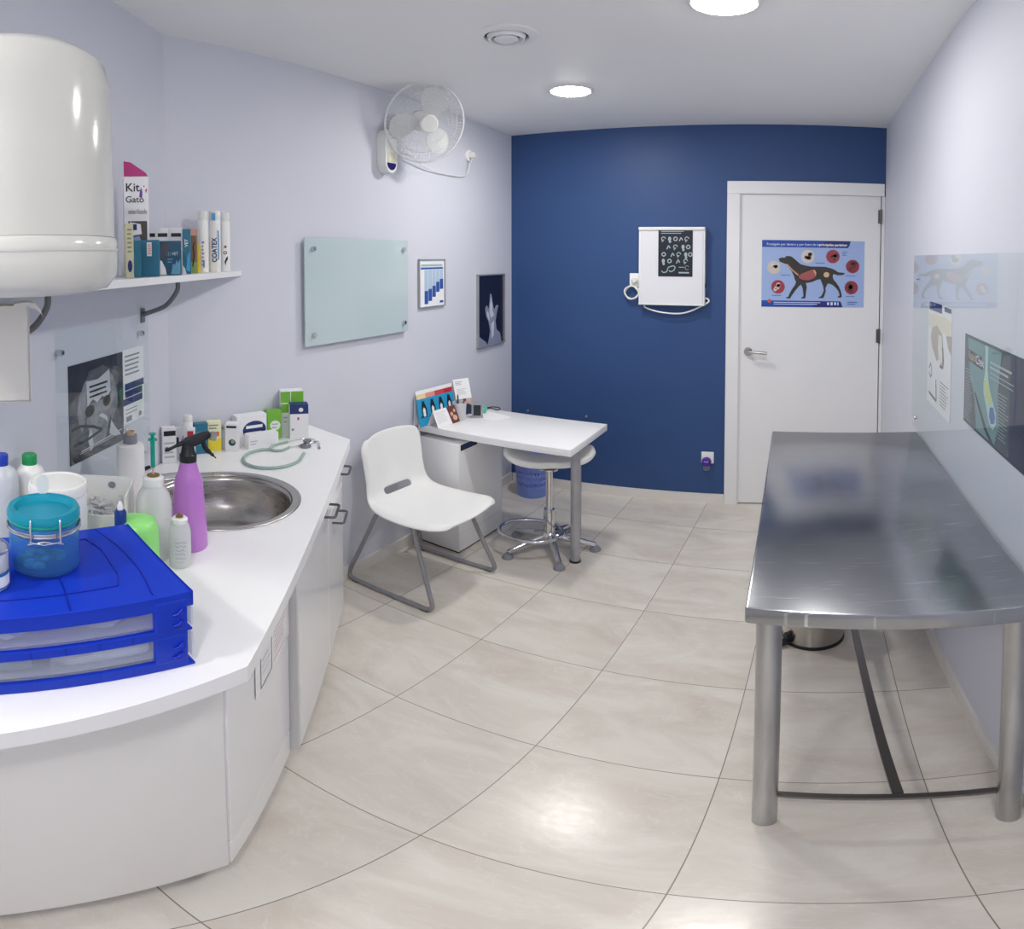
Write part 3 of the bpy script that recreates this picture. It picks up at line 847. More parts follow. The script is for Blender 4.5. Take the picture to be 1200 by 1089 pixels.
def steel_top():
    m = mat('scratched_steel', '#b4b6ba', .3, 1)
    nt = m.node_tree; N = nt.nodes; L = nt.links; b = N['Principled BSDF']
    tc = N.new('ShaderNodeTexCoord')
    cl = N.new('ShaderNodeTexNoise'); cl.inputs['Scale'].default_value = 3.5; cl.inputs['Detail'].default_value = 5
    L.new(tc.outputs['Object'], cl.inputs['Vector'])
    cr = N.new('ShaderNodeValToRGB'); cr.color_ramp.elements[0].color = lin('#989a9f'); cr.color_ramp.elements[0].position = .35; cr.color_ramp.elements[1].color = lin('#a9abaf'); cr.color_ramp.elements[1].position = .65
    L.new(cl.outputs['Fac'], cr.inputs['Fac'])
    last = cr.outputs['Color']; sc = None
    for k, (ang, sx, sy, pos) in enumerate(((.16, 7, 300, .72), (-.2, 8, 260, .74), (.42, 9, 280, .75), (1.45, 9, 260, .78))):
        mp = N.new('ShaderNodeMapping'); mp.inputs['Rotation'].default_value = (0, 0, ang); mp.inputs['Scale'].default_value = (sx, sy, 1); mp.inputs['Location'].default_value = (k * 3.1, k, 0)
        L.new(tc.outputs['Object'], mp.inputs['Vector'])
        n = N.new('ShaderNodeTexNoise'); n.inputs['Scale'].default_value = 1; n.inputs['Detail'].default_value = 2
        L.new(mp.outputs[0], n.inputs['Vector'])
        r = N.new('ShaderNodeMapRange'); r.inputs['From Min'].default_value = pos - .04; r.inputs['From Max'].default_value = pos + .05
        L.new(n.outputs['Fac'], r.inputs['Value'])
        mx = N.new('ShaderNodeMixRGB'); mx.inputs[2].default_value = lin('#dcdee2'); L.new(r.outputs[0], mx.inputs[0]); L.new(last, mx.inputs[1]); last = mx.outputs[0]
    br = N.new('ShaderNodeTexNoise'); br.inputs['Scale'].default_value = 1
    mp = N.new('ShaderNodeMapping'); mp.inputs['Scale'].default_value = (8, 260, 1); mp.inputs['Rotation'].default_value = (0, 0, .05); L.new(tc.outputs['Object'], mp.inputs['Vector']); L.new(mp.outputs[0], br.inputs['Vector'])
    bp = N.new('ShaderNodeBump'); bp.inputs['Strength'].default_value = .05; bp.inputs['Distance'].default_value = .001; L.new(br.outputs['Fac'], bp.inputs['Height']); L.new(bp.outputs[0], b.inputs['Normal'])
    rr = N.new('ShaderNodeMapRange'); rr.inputs['To Min'].default_value = .17; rr.inputs['To Max'].default_value = .25; L.new(cl.outputs['Fac'], rr.inputs['Value']); L.new(rr.outputs[0], b.inputs['Roughness'])
    L.new(last, b.inputs['Base Color'])
    return m


top.data.materials.clear(); top.data.materials.append(steel_top())
legs = [(-.010, 1.148), (.478, 1.082), (.02, 2.385), (.535, 2.35)]
for x, y in legs:
    m = MB(); m.lathe([(.0245, .004), (.026, .0), (.026, .02), (.026, TZ - .043)], 32, (x - .25, y - 1.7, 0), cap0=True)
    m.build('leg', steel_leg, t, 40)
def bar(a, b, z, w, h, nm):
    a, b = Vector(a), Vector(b); d = (b - a); l = d.length
    m = MB(); m.box(((a.x + b.x) / 2 - .25, (a.y + b.y) / 2 - 1.7, z), (l, w, h), math.atan2(d.y, d.x)); return m.build(nm, mat('stretcher_steel', '#7d7977', .35, .9), t)
bar((.014, 1.150), (.455, 1.092), .137, .018, .010, 'front_stretcher')
bar((.044, 2.384), (.512, 2.353), .137, .018, .010, 'rear_stretcher')
bar((.256, 1.13), (.29, 2.36), .137, .024, .012, 'long_stretcher')

# pedal bin under it
t = thing('pedal_bin', 'round steel pedal bin on the floor under the examination table', 'bin', (.146, 2.165, 0))
m = MB(); m.lathe([(.0, .004), (.113, .004), (.113, .012), (.112, .27), (.115, .275), (.115, .28), (0, .28)], 48); m.build('body', mat('bin_steel', '#bdbab6', .2, 1), t, 40)
m = MB(); m.lathe([(.116, .0), (.116, .014), (.114, .016)], 48, cap1=False); m.build('base_ring', black_pl, t, 40)
m = MB(); m.lathe([(.114, .282), (.112, .297), (.09, .312), (.0, .322)], 48); m.build('lid', mat('bin_steel', '#bdbab6', .2, 1), t, 40)
m = MB(); m.box((-.108, -.075, .022), (.05, .036, .012), R(35), bev=.003); m.box((-.098, -.07, .045), (.016, .02, .04), R(35)); m.build('pedal', black_pl, t)

# ------------------------------------------------------------------ desk
DZ = .705
dFL, dFR, dBR, dBL = xy((-1.775, 2.525)), xy((-.913, 2.485)), xy((-.885, 2.965)), xy((-1.768, 3.03))
dc = Vector((-1.3, 2.68, 0))
t = thing('desk', 'white writing desk against the left wall with one thick grey tube leg', 'desk', dc)
m = MB(); m.prism([(p.x - dc.x, p.y - dc.y) for p in (dFL, dFR, dBR, dBL)], DZ - .036, DZ, bev=.002); m.build('desktop', white_lam, t, 35)
p = at_z(673.2, 659, 0)
for q in ((p.x, p.y + .01), (p.x + .03, 2.80)):
    m = MB(); m.lathe([(.0, .0), (.0265, .0), (.0265, .012), (.0235, .014), (.0235, DZ - .0365), (0, DZ - .0365)], 28, (q[0] - dc.x, q[1] - dc.y, 0)); l = m.build('leg', silver_pt, t, 40)
    m = MB(); m.lathe([(0, .0), (.0285, .0), (.0285, .011), (.0268, .013), (.0268, .0)], 28, (q[0] - dc.x, q[1] - dc.y, .0005)); m.build('foot_cap', dk_rubber, l, 40)
    l['label'] = 'thick silver grey tube leg'
    break
m = MB(); m.lathe([(0, .0005), (.0235, .0005), (.0235, DZ - .0365), (0, DZ - .0365)], 28, (-1.05 - dc.x, 2.957 - dc.y, 0)); m.build('leg', silver_pt, t, 40)
# drawer pedestal under the desk
pA, pB, pC = Vector((-1.762, 2.53)), Vector((-1.508, 2.495)), Vector((-1.475, 2.905))
t = thing('drawer_pedestal', 'white drawer pedestal standing under the left end of the desk', 'drawer unit', (-1.62, 2.7, 0))
pp = [(p.x + 1.62, p.y - 2.7) for p in (pA, pB, pC, Vector((-1.762, 2.935)))]
m = MB(); m.prism(pp, .012, DZ - .066, bev=.002); m.build('carcass', white_lam, t, 35)
m = MB(); m.prism([(x * .95, y * .96) for x, y in pp], .0, .012); m.build('plinth', black_pl, t)
a, b = Vector((pB.x + 1.62, pB.y - 2.7, 0)), Vector((pC.x + 1.62, pC.y - 2.7, 0)); d = (b - a).normalized()
f = Face(a, d, (0, 0, 1), (b - a).length, DZ - .066)
m = Ink(f, .001); m.rect(.04, .945, .40, .995); m.build('niche', black_pl, t)
m = Ink(f, .002); m.rect(.07, .955, .32, .985); m.build('label_card', mat('niche_navy', '#26356e', .4), t)
m = Ink(f, .001); m.rect(.0, .185, 1, .187); m.build('drawer_seam', ink_l, t)

# ------------------------------------------------------------------ saddle stool
t = thing('saddle_stool', 'white saddle seat stool on a chrome five star base, tucked under the desk', 'stool', (-1.13, 2.76, 0))
m = MB(); nU, nV = 15, 17
grid = []
for j in range(nV):
    v = -1 + 2 * j / (nV - 1)
    row = []
    for k in range(nU):
        u = -1 + 2 * k / (nU - 1)
        ay = .225 * v                                  # across
        ax = .135 * u * math.sqrt(max(.12, 1 - .7 * v ** 4)) * (1 - .22 * (1 - abs(v)))
        z = .535 + .075 * abs(v) ** 1.7 + .03 * u * u * (1 - abs(v)) - .03 * max(0, u) ** 2 * (1 - v * v) - .018 * u ** 4 * v * v
        row.append(m.bm.verts.new((ax, ay, z)))
    grid.append(row)
for A, B in zip(grid, grid[1:]):
    for k in range(nU - 1): m.bm.faces.new((A[k], A[k + 1], B[k + 1], B[k]))
st_rot = R(115)
m.xform(Matrix.Rotation(st_rot, 4, 'Z'))
s_ = m.build('seat', white_pl, t, 180, mods=(solid(.035, -1), subsurf(2)))
m = MB(); m.lathe([(0, .07), (.045, .07), (.045, .095), (.03, .11), (.03, .24), (.027, .25), (0, .25)], 28); m.build('column', chrome, t, 40)
m = MB(); m.lathe([(0, .25), (.019, .25), (.019, .47), (.05, .485), (.05, .494), (0, .494)], 24); m.build('gas_lift', chrome, t, 40)
m = MB(); cc = Vector((-.07, -.075, .135)); m.tube([cc + Vector((.165 * math.cos(2 * PI * k / 40), .135 * math.sin(2 * PI * k / 40), 0)) for k in range(40)], .0105, 10, closed=True); m.build('foot_ring', chrome, t, 60)
for k in range(5):
    a = R(232) + 2 * PI * k / 5
    e = Vector((.235 * math.cos(a), .235 * math.sin(a), .034))
    m = MB(); m.tube([(0.03 * math.cos(a), .03 * math.sin(a), .085), e * .55 + Vector((0, 0, .045)), e], [.021, .019, .015], 10); l = m.build('leg', chrome, t, 60)
    m = MB(); m.lathe([(0, .0), (.030, .0), (.030, .008), (.022, .022), (0, .03)], 20, (e.x, e.y, 0)); m.build('glide', grey_pl, l, 40)

# ------------------------------------------------------------------ basket
p = at_z(617.5, 584, 0)
t = thing('waste_basket', 'periwinkle blue slotted plastic waste basket on the floor behind the stool', 'basket', (p.x, p.y + .09, 0))
m = MB(); H = .27; n = 72
prof = [(.092, .0), (.095, .02), (.098, .06), (.100, .083), (.103, .106), (.105, .128), (.107, .15), (.110, .172), (.113, .195), (.117, .23), (.123, .26), (.126, .27)]
rings = [[m.bm.verts.new((r * math.cos(2 * PI * k / n), r * math.sin(2 * PI * k / n), z)) for k in range(n)] for r, z in prof]
for j, (A, B) in enumerate(zip(rings, rings[1:])):
    for k in range(n):
        if j in (3, 5, 7) and k % 2 == 0: continue
        m.bm.faces.new((A[k], A[(k + 1) % n], B[(k + 1) % n], B[k]))
m.bm.faces.new(rings[0][::-1])
m.build('body', basket_pl, t, 60, mods=(solid(.0025),))
m = MB(); m.tube([(.127 * math.cos(2 * PI * k / 48), .127 * math.sin(2 * PI * k / 48), .27) for k in range(48)], .005, 8, closed=True); m.build('rim', basket_pl, t, 60)

# ------------------------------------------------------------------ chair
t = thing('shell_chair', 'white plastic shell chair on grey sled legs facing the room from the left wall', 'chair', (-1.515, 2.19, 0), R(-5))
prof = [(.236, .424), (.250, .436), (.2465, .445), (.2236, .449), (.185, .448), (.155, .446), (.10, .441), (.03, .438), (-.05, .438), (-.11, .442), (-.155, .451), (-.187, .468), (-.205, .492), (-.216, .525), (-.223, .565), (-.23, .61), (-.238, .66), (-.246, .71), (-.252, .745), (-.257, .77)]
wid = [.150, .150, .178, .212, .235, .240, .243, .244, .241, .235, .226, .218, .21, .204, .202, .204, .207, .208, .20, .175]
us = [-1, -.96, -.86, -.7, -.55, -.43, -.3, -.1, .1, .3, .43, .55, .7, .86, .96, 1]
m = MB(); G = []
for j, ((x, z), w) in enumerate(zip(prof, wid)):
    row = []
    back = max(0, min(1, (j - 9) / 4))
    for u in us:
        y = u * w
        e = max(0, abs(u) - .5) / .5
        dz = (1 - back) * (.012 * u * u * min(1, j / 4) - (.022 if j > 1 else 0) * max(0, abs(u) - .86) / .14)
        dx = back * (.045 * u * u) 
        if abs(u) > .9: dx -= back * .03 * (abs(u) - .9) / .1
        cr = 0
        if j < 5: cr = -.012 * u * u * (1, 1, .9, .6, .3)[j]
        top = -.016 * abs(u) ** 3 if j >= 18 else 0
        row.append(m.bm.verts.new((x + dx + cr, y, z + dz + top)))
    G.append(row)
for j in range(len(prof) - 1):
    for k in range(len(us) - 1):
        if j == 11 and 5 <= k <= 9: continue          # hand slot
        m.bm.faces.new((G[j][k], G[j][k + 1], G[j + 1][k + 1], G[j + 1][k]))
m.xform(Matrix.Translation((.042, 0, -.004))); m.build('shell', white_pl, t, 180, mods=(solid(.012, 1), subsurf(2)))
for s in (-1, 1):
    m = MB(); y = s * .235
    pts = [(-.02, s * .08, .405), (-.035, s * .15, .405), (-.115, s * .175, .41), (-.258, y, .0125), (.252, y, .0125), (.10, s * .19, .405), (.06, s * .12, .408), (-.02, s * .06, .408)]
    m.tube(fillet(pts, .05, 7), .0105, 12); lg = m.build('sled_leg', grey_met, t, 60)
    for x in (-.2, .2):
        m = MB(); m.box((x, y, .0035), (.035, .014, .0065)); m.build('glide', dk_rubber, lg)
m = MB(); m.tube([(-.03, -.15, .408), (-.03, .15, .408)], .010, 10); m.build('cross_tube', grey_met, t, 60)

# ------------------------------------------------------------------ things on the desk
def tent(name, label, A, B, hgt, dep, lean, mfront, group=None):
    """folded card standing like an A: front bottom edge A-B"""
    A, B = Vector((A[0], A[1], DZ)), Vector((B[0], B[1], DZ))
    u = (B - A); w = u.length; u.normalize(); n = Vector((u.y, -u.x, 0))
    t = thing(name, label, 'desk calendar' if 'calendar' in name else 'desk card', (A + B) / 2 - n * dep / 2, math.atan2(u.y, u.x), group)
    ap = Vector((0, dep / 2 - dep * .5 + lean, hgt))
    up = (ap - Vector((0, -dep / 2, .0012))).normalized()
    f = Face((-w / 2, -dep / 2, .0012), (1, 0, 0), up, w, (ap - Vector((0, -dep / 2, 0))).length)
    m = MB(); a8 = [m.bm.verts.new(f.p(a, b, o)) for o in (-.0012, 0) for a, b in ((0, 0), (1, 0), (1, 1), (0, 1))]
    for q in ((3, 2, 1, 0), (4, 5, 6, 7), (0, 1, 5, 4), (1, 2, 6, 5), (2, 3, 7, 6), (3, 0, 4, 7)): m.bm.faces.new([a8[k] for k in q])
    m.build('front_leaf', mfront, t)
    m = MB(); m.quad((-w / 2, dep / 2, .0012), (w / 2, dep / 2, .0012), (w / 2, ap.y, hgt), (-w / 2, ap.y, hgt)); m.build('rear_leaf', paper, t, mods=(solid(.0012),))
    return t, f


blue_c = mat('calendar_blue', '#2a9fd0', .45)
A, B = at_z(490.5, 501, DZ), at_z(530, 487, DZ)
t, f = tent('penguin_calendar', 'blue desk calendar with a row of penguins, against the left wall', A + Vector((.012, 0, 0)), B + Vector((.03, -.006, 0)), .19, .05, .012, blue_c)
for k, c1 in enumerate(('#f0d9a8', '#e59a8c', '#cf4a52', '#c42a3c')):
    i = Ink(f); i.rect(.005 + .248 * k, .76, .25 + .248 * k, .895); i.build('month_tab', mat('tab' + c1, c1, .5), t)
i = Ink(f); i.rect(0, .895, 1, 1); i.build('binding_edge', paper, t)
for k in range(4):
    a = .16 + .235 * k; b = .36
    i = Ink(f, .0008); i.shape([(a - .06, b - .12), (a + .06, b - .12), (a + .075, b + .08), (a + .05, b + .22), (a + .035, b + .26), (a + .03, b + .33), (a - .03, b + .33), (a - .04, b + .26), (a - .05, b + .22), (a - .065, b + .08), (a - .06, b - .06), (a - .13, b - .13)])
    pg = i.build('penguin', mat('penguin_black', '#1d2127', .5), t)
    i = Ink(f, .0011); i.shape([(a - .03, .26), (a + .03, .26), (a + .035, .45), (a, .52), (a - .035, .45)]); i.build('white_front', paper, pg)

A, B = at_z(513.5, 502.5, DZ), at_z(539, 494, DZ)
t, f = tent('photo_calendar', 'small white folded desk calendar with a reddish photo strip, in front of the penguin calendar', A, B, .088, .075, .0, paper)
i = Ink(f); i.shape([(.66, 0), (1, 0), (1, 1), (.6, 1)]); i.build('photo', mat('photo_maroon', '#6d3b34', .4), t)
i = Ink(f, .0009); i.disc(.85, .3, .1, .16); i.disc(.75, .55, .06, .12); i.disc(.9, .7, .05, .1); i.build('photo_faces', mat('photo_skin', '#dcae98', .4), t)
i = Ink(f, .0009); i.lines(.08, .56, .82, 6, .11, .015, .3); i.build('date_lines', ink_l, t)

A, B = at_z(545, 491.5, DZ), at_z(557, 488.5, DZ)
A = at_z(537.5, 487.5, DZ); B = at_z(556, 484.5, DZ)
t, f = tent('photo_calendar', 'tall white folded card with a photo of a couple, next to the room corner', A, B, .198, .09, .02, paper)
i = Ink(f); i.lines(.12, .6, .93, 3, .04, .012, .3); i.lines(.15, .75, .72, 5, .035, .006, .3); i.build('text_lines', ink_g, t)
i = Ink(f); i.rect(0, 0, 1, .44); i.build('photo', mat('photo_sand', '#b9a79f', .4), t)
i = Ink(f, .0009); i.shape([(.3, 0), (.98, 0), (1, .2), (.7, .3), (.45, .22), (.25, .28), (.2, .12)]); i.shape([(.45, .44), (.62, .44), (.58, .34), (.42, .34)]); i.build('photo_jeans', mat('photo_navy', '#2c3450', .4), t)
i = Ink(f, .0009); i.disc(.78, .38, .12, .06); i.build('photo_faces', mat('photo_skin', '#dcae98', .4), t)

# pen cup
p = at_z(530.5, 493, DZ)
t = thing('pen_cup', 'clear cup crammed with dark pens and clips between the desk calendars', 'pen cup', (p.x + .015, p.y + .045, DZ))
m = MB(); m.lathe([(.0, .001), (.034, .001), (.039, .098), (.037, .098), (.032, .004), (0, .004)], 32); m.build('cup', frost, t, 40)
p0 = Vector((p.x + .015, p.y + .045, DZ))
for k, (dx, dy, l, c1, lb) in enumerate(((-.013, .012, .135, black_pl, 'black pen in the clear cup, the tallest one'), (.0, -.011, .118, blue_cap, 'blue pen in the clear cup'), (.013, .006, .112, red_i, 'red pen in the clear cup'), (-.006, .002, .126, dk_chrome, 'grey metal pen in the clear cup'))):
    m = MB(); m.tube([(dx * .7, dy * .7, .006), (dx * 1.7, dy * 1.7, l - .012), (dx * 1.8, dy * 1.8, l)], [.0042, .0042, .002], 8)
    o = m.build('pen', c1, None, 60, p0); tag(o, lb, 'pen', 'pens in the cup')
# small clock
p = at_z(558, 490, DZ)
t = thing('desk_clock', 'small upright grey digital clock at the front of the desk calendars', 'clock', (p.x, p.y + .012, DZ), R(28))
m = MB(); m.box((0, 0, .043), (.062, .024, .084), bev=.003); m.box((0, .008, .004), (.066, .045, .007), bev=.002); m.build('housing', silver_pt, t, 40)
m = MB(); m.box((.0, -.0125, .045), (.040, .003, .06)); m.build('screen', mat('lcd_dark', '#232a2c', .2), t)
p = at_z(565, 486, DZ)
t = thing('mint_tape', 'small mint green round dispenser lying by the wall end of the desk', 'tape dispenser', (p.x - .01, p.y + .03, DZ), R(20))
m = MB(); m.lathe([(.008, -.009), (.022, -.009), (.024, -.006), (.024, .006), (.022, .009), (.008, .009)], 28, (0, 0, .0245), Matrix.Rotation(R(90), 4, 'X'), cap0=False, cap1=False); m.build('body', mat('mint_plastic', '#6cc7b2', .35), t, 40)
m = MB(); q = [at_z(x, y, DZ + .004) for x, y in ((568, 480.5), (573, 478.5), (578, 479), (582, 480.5), (586, 479.5), (584, 477.6), (577, 477), (570, 478))]
o = MB().tube(q, .0028, 8, smooth=6).build('cable', dk_rubber, None, 60); tag(o, 'short dark cable lying at the wall end of the desk', 'cable')
m.bm.free()
p = at_z(582, 490, DZ)
o = MB().box((0, 0, .0008), (.21, .14, .0012), R(-20)).build('paper_sheet', paper, None, None, (p.x - .06, p.y + .02, DZ)); tag(o, 'plain white sheet of paper lying flat on the desk', 'paper')
# ------------------------------------------------------------------ worktop with round sink
F0 = Vector((-.691, .537)); F1 = Vector((-1.514, 1.696)); J = Vector((-1.768, 1.735))
Jl = lw(1.738, .002)
Wc = lw(WC.y + .004, .003)
Wn = W3.xy + WN.xy * .002
NEAR_Y = -.55
poly = [F0, F1, Jl.xy, Wc.xy + Vector((0, 0)), Wn + Vector((.003, 0)), Vector((W3.x + .003, NEAR_Y)), Vector((-.68, NEAR_Y))]
SK = Vector((-1.370, .980)); SR = .213
t = thing('worktop', 'long white laminate worktop bending along the left side of the room', 'worktop', (0, 0, 0))
m = MB(); bm = m.bm
ov = [bm.verts.new((p.x, p.y, ZC)) for p in poly]
oe = [bm.edges.new((ov[i], ov[(i + 1) % len(ov)])) for i in range(len(ov))]
iv = [bm.verts.new((SK.x + SR * math.cos(2 * PI * k / 64), SK.y + SR * math.sin(2 * PI * k / 64), ZC)) for k in range(64)]
ie = [bm.edges.new((iv[i], iv[(i + 1) % 64])) for i in range(64)]
bmesh.ops.triangle_fill(bm, edges=oe + ie, use_beauty=True)
for fc_ in [x for x in bm.faces if (x.calc_center_median().xy - SK).length < SR * .9]: bm.faces.remove(fc_)
r_ = bmesh.ops.extrude_face_region(bm, geom=bm.faces[:])
bmesh.ops.translate(bm, vec=(0, 0, -.038), verts=[v for v in r_['geom'] if isinstance(v, bmesh.types.BMVert)])
m.build('slab', white_lam, t)

t = thing('sink', 'round stainless steel sink bowl let into the white worktop', 'sink', (SK.x, SK.y, ZC))
m = MB()
m.lathe([(SR - .012, -.004), (SR - .006, .001), (SR + .001, .0035), (SR + .012, .003), (SR + .0165, .0008)], 72, cap0=False, cap1=False); m.build('rim', sink_st, t, 60, mods=(solid(.001, 1),))
m = MB(); m.lathe([(SR - .011, -.003), (SR - .016, -.02), (SR - .022, -.06), (SR - .03, -.10), (SR - .05, -.128), (SR - .085, -.142), (.045, -.149), (.04, -.153)], 72, cap0=False, cap1=False); m.build('bowl', sink_st, t, 60, mods=(solid(.0012, -1),))
m = MB(); m.lathe([(.0, -.155), (.046, -.155), (.046, -.150), (.038, -.151), (.03, -.1535), (0, -.1535)], 32); m.build('drain', chrome, t, 40)

# mixer tap behind the bowl
tp = SK + Vector((-.16, -.185))
tb = at_z(193, 552, ZC)
t = thing('mixer_tap', 'chrome mixer tap between the spray bottle and the syringe bottle', 'tap', (-1.465, .735, ZC))
m = MB(); m.lathe([(0, .0005), (.026, .0005), (.026, .008), (.021, .014), (.021, .075), (.018, .085), (0, .087)], 28); m.build('body', chrome, t, 40)
m = MB(); m.tube([(0, 0, .06), (.03, .07, .085), (.05, .15, .085), (.052, .165, .07)], .0105, 12, smooth=5); m.build('spout', chrome, t, 60)
m = MB(); m.tube([(0, 0, .085), (.0, .0, .10), (.012, .06, .118)], [.012, .008, .0055], 10); m.build('lever', black_pl, t, 60)

# ------------------------------------------------------------------ cabinets
ED = (F1 - F0).normalized(); EN = Vector((-ED.y, ED.x)) * -1              # EN points into the room
if EN.dot(Vector((1, 0))) < 0: EN = -EN
CZ0, CZ1 = .10, ZC - .0385
BD = -.028                                                               # front line behind the worktop edge
def fr(s, off=0): return F0 + ED * s + EN * (BD + off)
L_ = (F1 - F0).length
def slab_prism(m, s0, s1, o0, o1, z0, z1, bev=0):
    ps = [fr(s0, o0), fr(s1, o0), fr(s1, o1), fr(s0, o1)]
    m.prism([(p.x, p.y) for p in ps], z0, z1, bev); return m
S0, S1, S2, S3, S4 = .035, .50, .56, 1.02, L_ - .03
t = thing('base_cabinet', 'white base cabinet under the near bend of the worktop, with the flat end panel', 'cabinet', (0, 0, 0))
e0 = fr(S0 - .005, -.0)
m = MB(); pa = Vector((-.7505, .5335)); pb = Vector((-.744, NEAR_Y + .02))
m.prism([(pa.x, pa.y), (pb.x, pb.y), (pb.x - .018, pb.y), (pa.x - .018, pa.y)], CZ0 - .01, CZ1 - .0005, bev=.0015); ep = m.build('end_panel', noisy('panel_white', '#e9e8e6', '#ecebe9', 3, .4), t)
m = MB(); m.prism([(-.80, .47), (-.79, NEAR_Y + .04), (-.81, NEAR_Y + .04), (-.82, .47)], .0, CZ0 - .012); m.build('plinth', white_lam, t)
m = MB(); slab_prism(m, S0 + .004, S1 - .002, -.038, -.02, .205, CZ1 - .004, .0015); m.build('door', gloss_lam, t)
m = MB(); slab_prism(m, S0 + .03, S1, -.048, -.04, CZ0, CZ1 - .0005); m.build('carcass', white_lam, t)
m = MB(); slab_prism(m, S0 + .004, S1 - .002, -.038, -.021, CZ0 - .01, .2, .0015); m.build('lower_board', white_lam, t)
m = MB(); slab_prism(m, S0 + .06, S1 - .01, -.1, -.08, .0, CZ0 - .012); m.build('toe_board', white_lam, t)
t = thing('base_cabinet', 'white base cabinet with a tall glossy door under the sink, next to a grey upright', 'cabinet', (0, 0, 0))
m = MB(); slab_prism(m, S1 + .001, S1 + .02, -.045, .0, CZ0 - .0, CZ1 - .0005); m.build('side_panel', grey_lam, t)
m = MB(); slab_prism(m, S1 + .024, S3 - .002, -.02, .0, CZ0 + .0, CZ1 - .004, .0015); m.build('door', gloss_lam, t)
m = MB(); slab_prism(m, S1 + .022, S3, -.032, -.022, CZ0, CZ1 - .0005); m.build('carcass', white_lam, t)
m = MB(); slab_prism(m, S1 + .02, S3, -.085, -.065, .0, CZ0 - .002); m.build('toe_board', white_lam, t)
def handle(parent, s0, s1, z):
    m = MB()
    a, b = fr(s0, -.001), fr(s1, -.001)
    o = EN * .04
    pts = [(a.x, a.y, z), (a.x + o.x, a.y + o.y, z), (b.x + o.x, b.y + o.y, z), (b.x, b.y, z)]
    m.tube(fillet(pts, .012, 5), .0045, 10)
    return m.build('handle', dk_chrome, parent, 60)
h = handle(bpy.data.objects['door.001'] if 'door.001' in bpy.data.objects else t, S3 - .118, S3 - .012, .775)
t2 = thing('drawer_cabinet', 'white drawer cabinet with bow handles at the far end of the worktop', 'cabinet', (0, 0, 0))
zs = [CZ0, .655, CZ1 - .002]
m = MB(); slab_prism(m, S3 + .001, S4 - .003, -.02, .0, .71, CZ1 - .004, .0015); d1 = m.build('drawer', gloss_lam, t2)
m = MB(); slab_prism(m, S3 + .001, S4 - .003, -.02, .0, CZ0, .705, .0015); d2 = m.build('door', gloss_lam, t2)
pe = fr(S4, 0)
m = MB(); slab_prism(m, S3 + .001, S4, -.06, -.022, CZ0, CZ1 - .0005)
q0, q1 = fr(S4, -.022), Vector((-1.775, 1.68))
m.prism([(q0.x, q0.y), (q1.x, q1.y + .0), (q1.x, q1.y - .018), (q0.x - .005, q0.y - .018)], CZ0, CZ1 - .0005); m.build('carcass', white_lam, t2)
m = MB(); slab_prism(m, S3, S4 - .01, -.085, -.065, .0, CZ0 - .002); m.build('toe_board', white_lam, t2)
handle(d1, S4 - .13, S4 - .04, .79)
handle(d2, S3 + .09, S3 + .2, .655)

# leaflet held on the near cabinet door
ca = fr((S0 + S1) / 2 + .075, -.019)
t = thing('door_leaflet', 'white leaflet with dark and red outlines stuck on the near cabinet door', 'leaflet', (ca.x, ca.y, .70), math.atan2(ED.y, ED.x))
f = Face((-.14, -.0018, -.10), (1, 0, 0), (0, 0, 1), .29, .19)
m = MB(); m.box((.005, -.0012, -.005), (.29, .001, .19)); m.build('sheet', paper_gl, t)
i = Ink(f); i.stroke([(.12, .55), (.12, .04), (.42, .04), (.42, .8)], .012); i.build('dark_outline', mat('outline_dark', '#4c5468', .5), t)
i = Ink(f); i.stroke([(.48, .08), (.95, .08), (.95, .9)], .008); i.lines(.5, .9, .9, 9, .085, .014, .3, 4); i.build('red_outline', mat('outline_red', '#d7a9a4', .5), t)
i = Ink(f); i.lines(.16, .38, .8, 6, .11, .012, .3, 8); i.build('grey_lines', ink_l, t)

# ------------------------------------------------------------------ blue drawer unit on the worktop
bx = thing('drawer_unit', 'blue translucent two drawer storage box on the near end of the worktop', 'drawer unit', (-.745, .478, ZC + .0006), R(-7.6))
BW_, BDp, BH = .40, .30, .172
yb = -BW_                                           # local: +x front, y from -BW_ to 0
m = MB()
m.box((-BDp / 2, yb / 2, .163), (BDp, BW_, .006), bev=.002)
for s in (0, -BW_): m.box((-BDp / 2, s - (.003 if s == 0 else -.003), .156), (BDp, .006, .02), bev=.002)
m.box((-.004, yb / 2, .15), (.008, BW_, .03), bev=.002)
m.build('lid', blue_pl, bx)
m = MB()
def arcpts(y0, y1, x0, bow, n=12):
    return [(x0 + bow * math.sin(PI * k / n) , y0 + (y1 - y0) * k / n, .1672) for k in range(n + 1)]
m.tube([(-.295, -.07, .1668), (-.2, -.052, .1668), (-.1, -.05, .1668), (-.012, -.062, .1668)], .0012, 6, smooth=6)
m.tube([(-.295, -.20, .1668), (-.2, -.185, .1668), (-.1, -.182, .1668), (-.004, -.19, .1668)], .0012, 6, smooth=6)
m.tube([(-.255, -.20, .1668), (-.255, -.10, .1668), (-.2, -.085, .1668), (-.1, -.088, .1668), (-.06, -.1, .1668), (-.055, -.2, .1668), (-.055, -.39, .1668)], .0012, 6)
m.build('moulded_lines', mat('groove_blue', '#0d229c', .3), bx, 60)
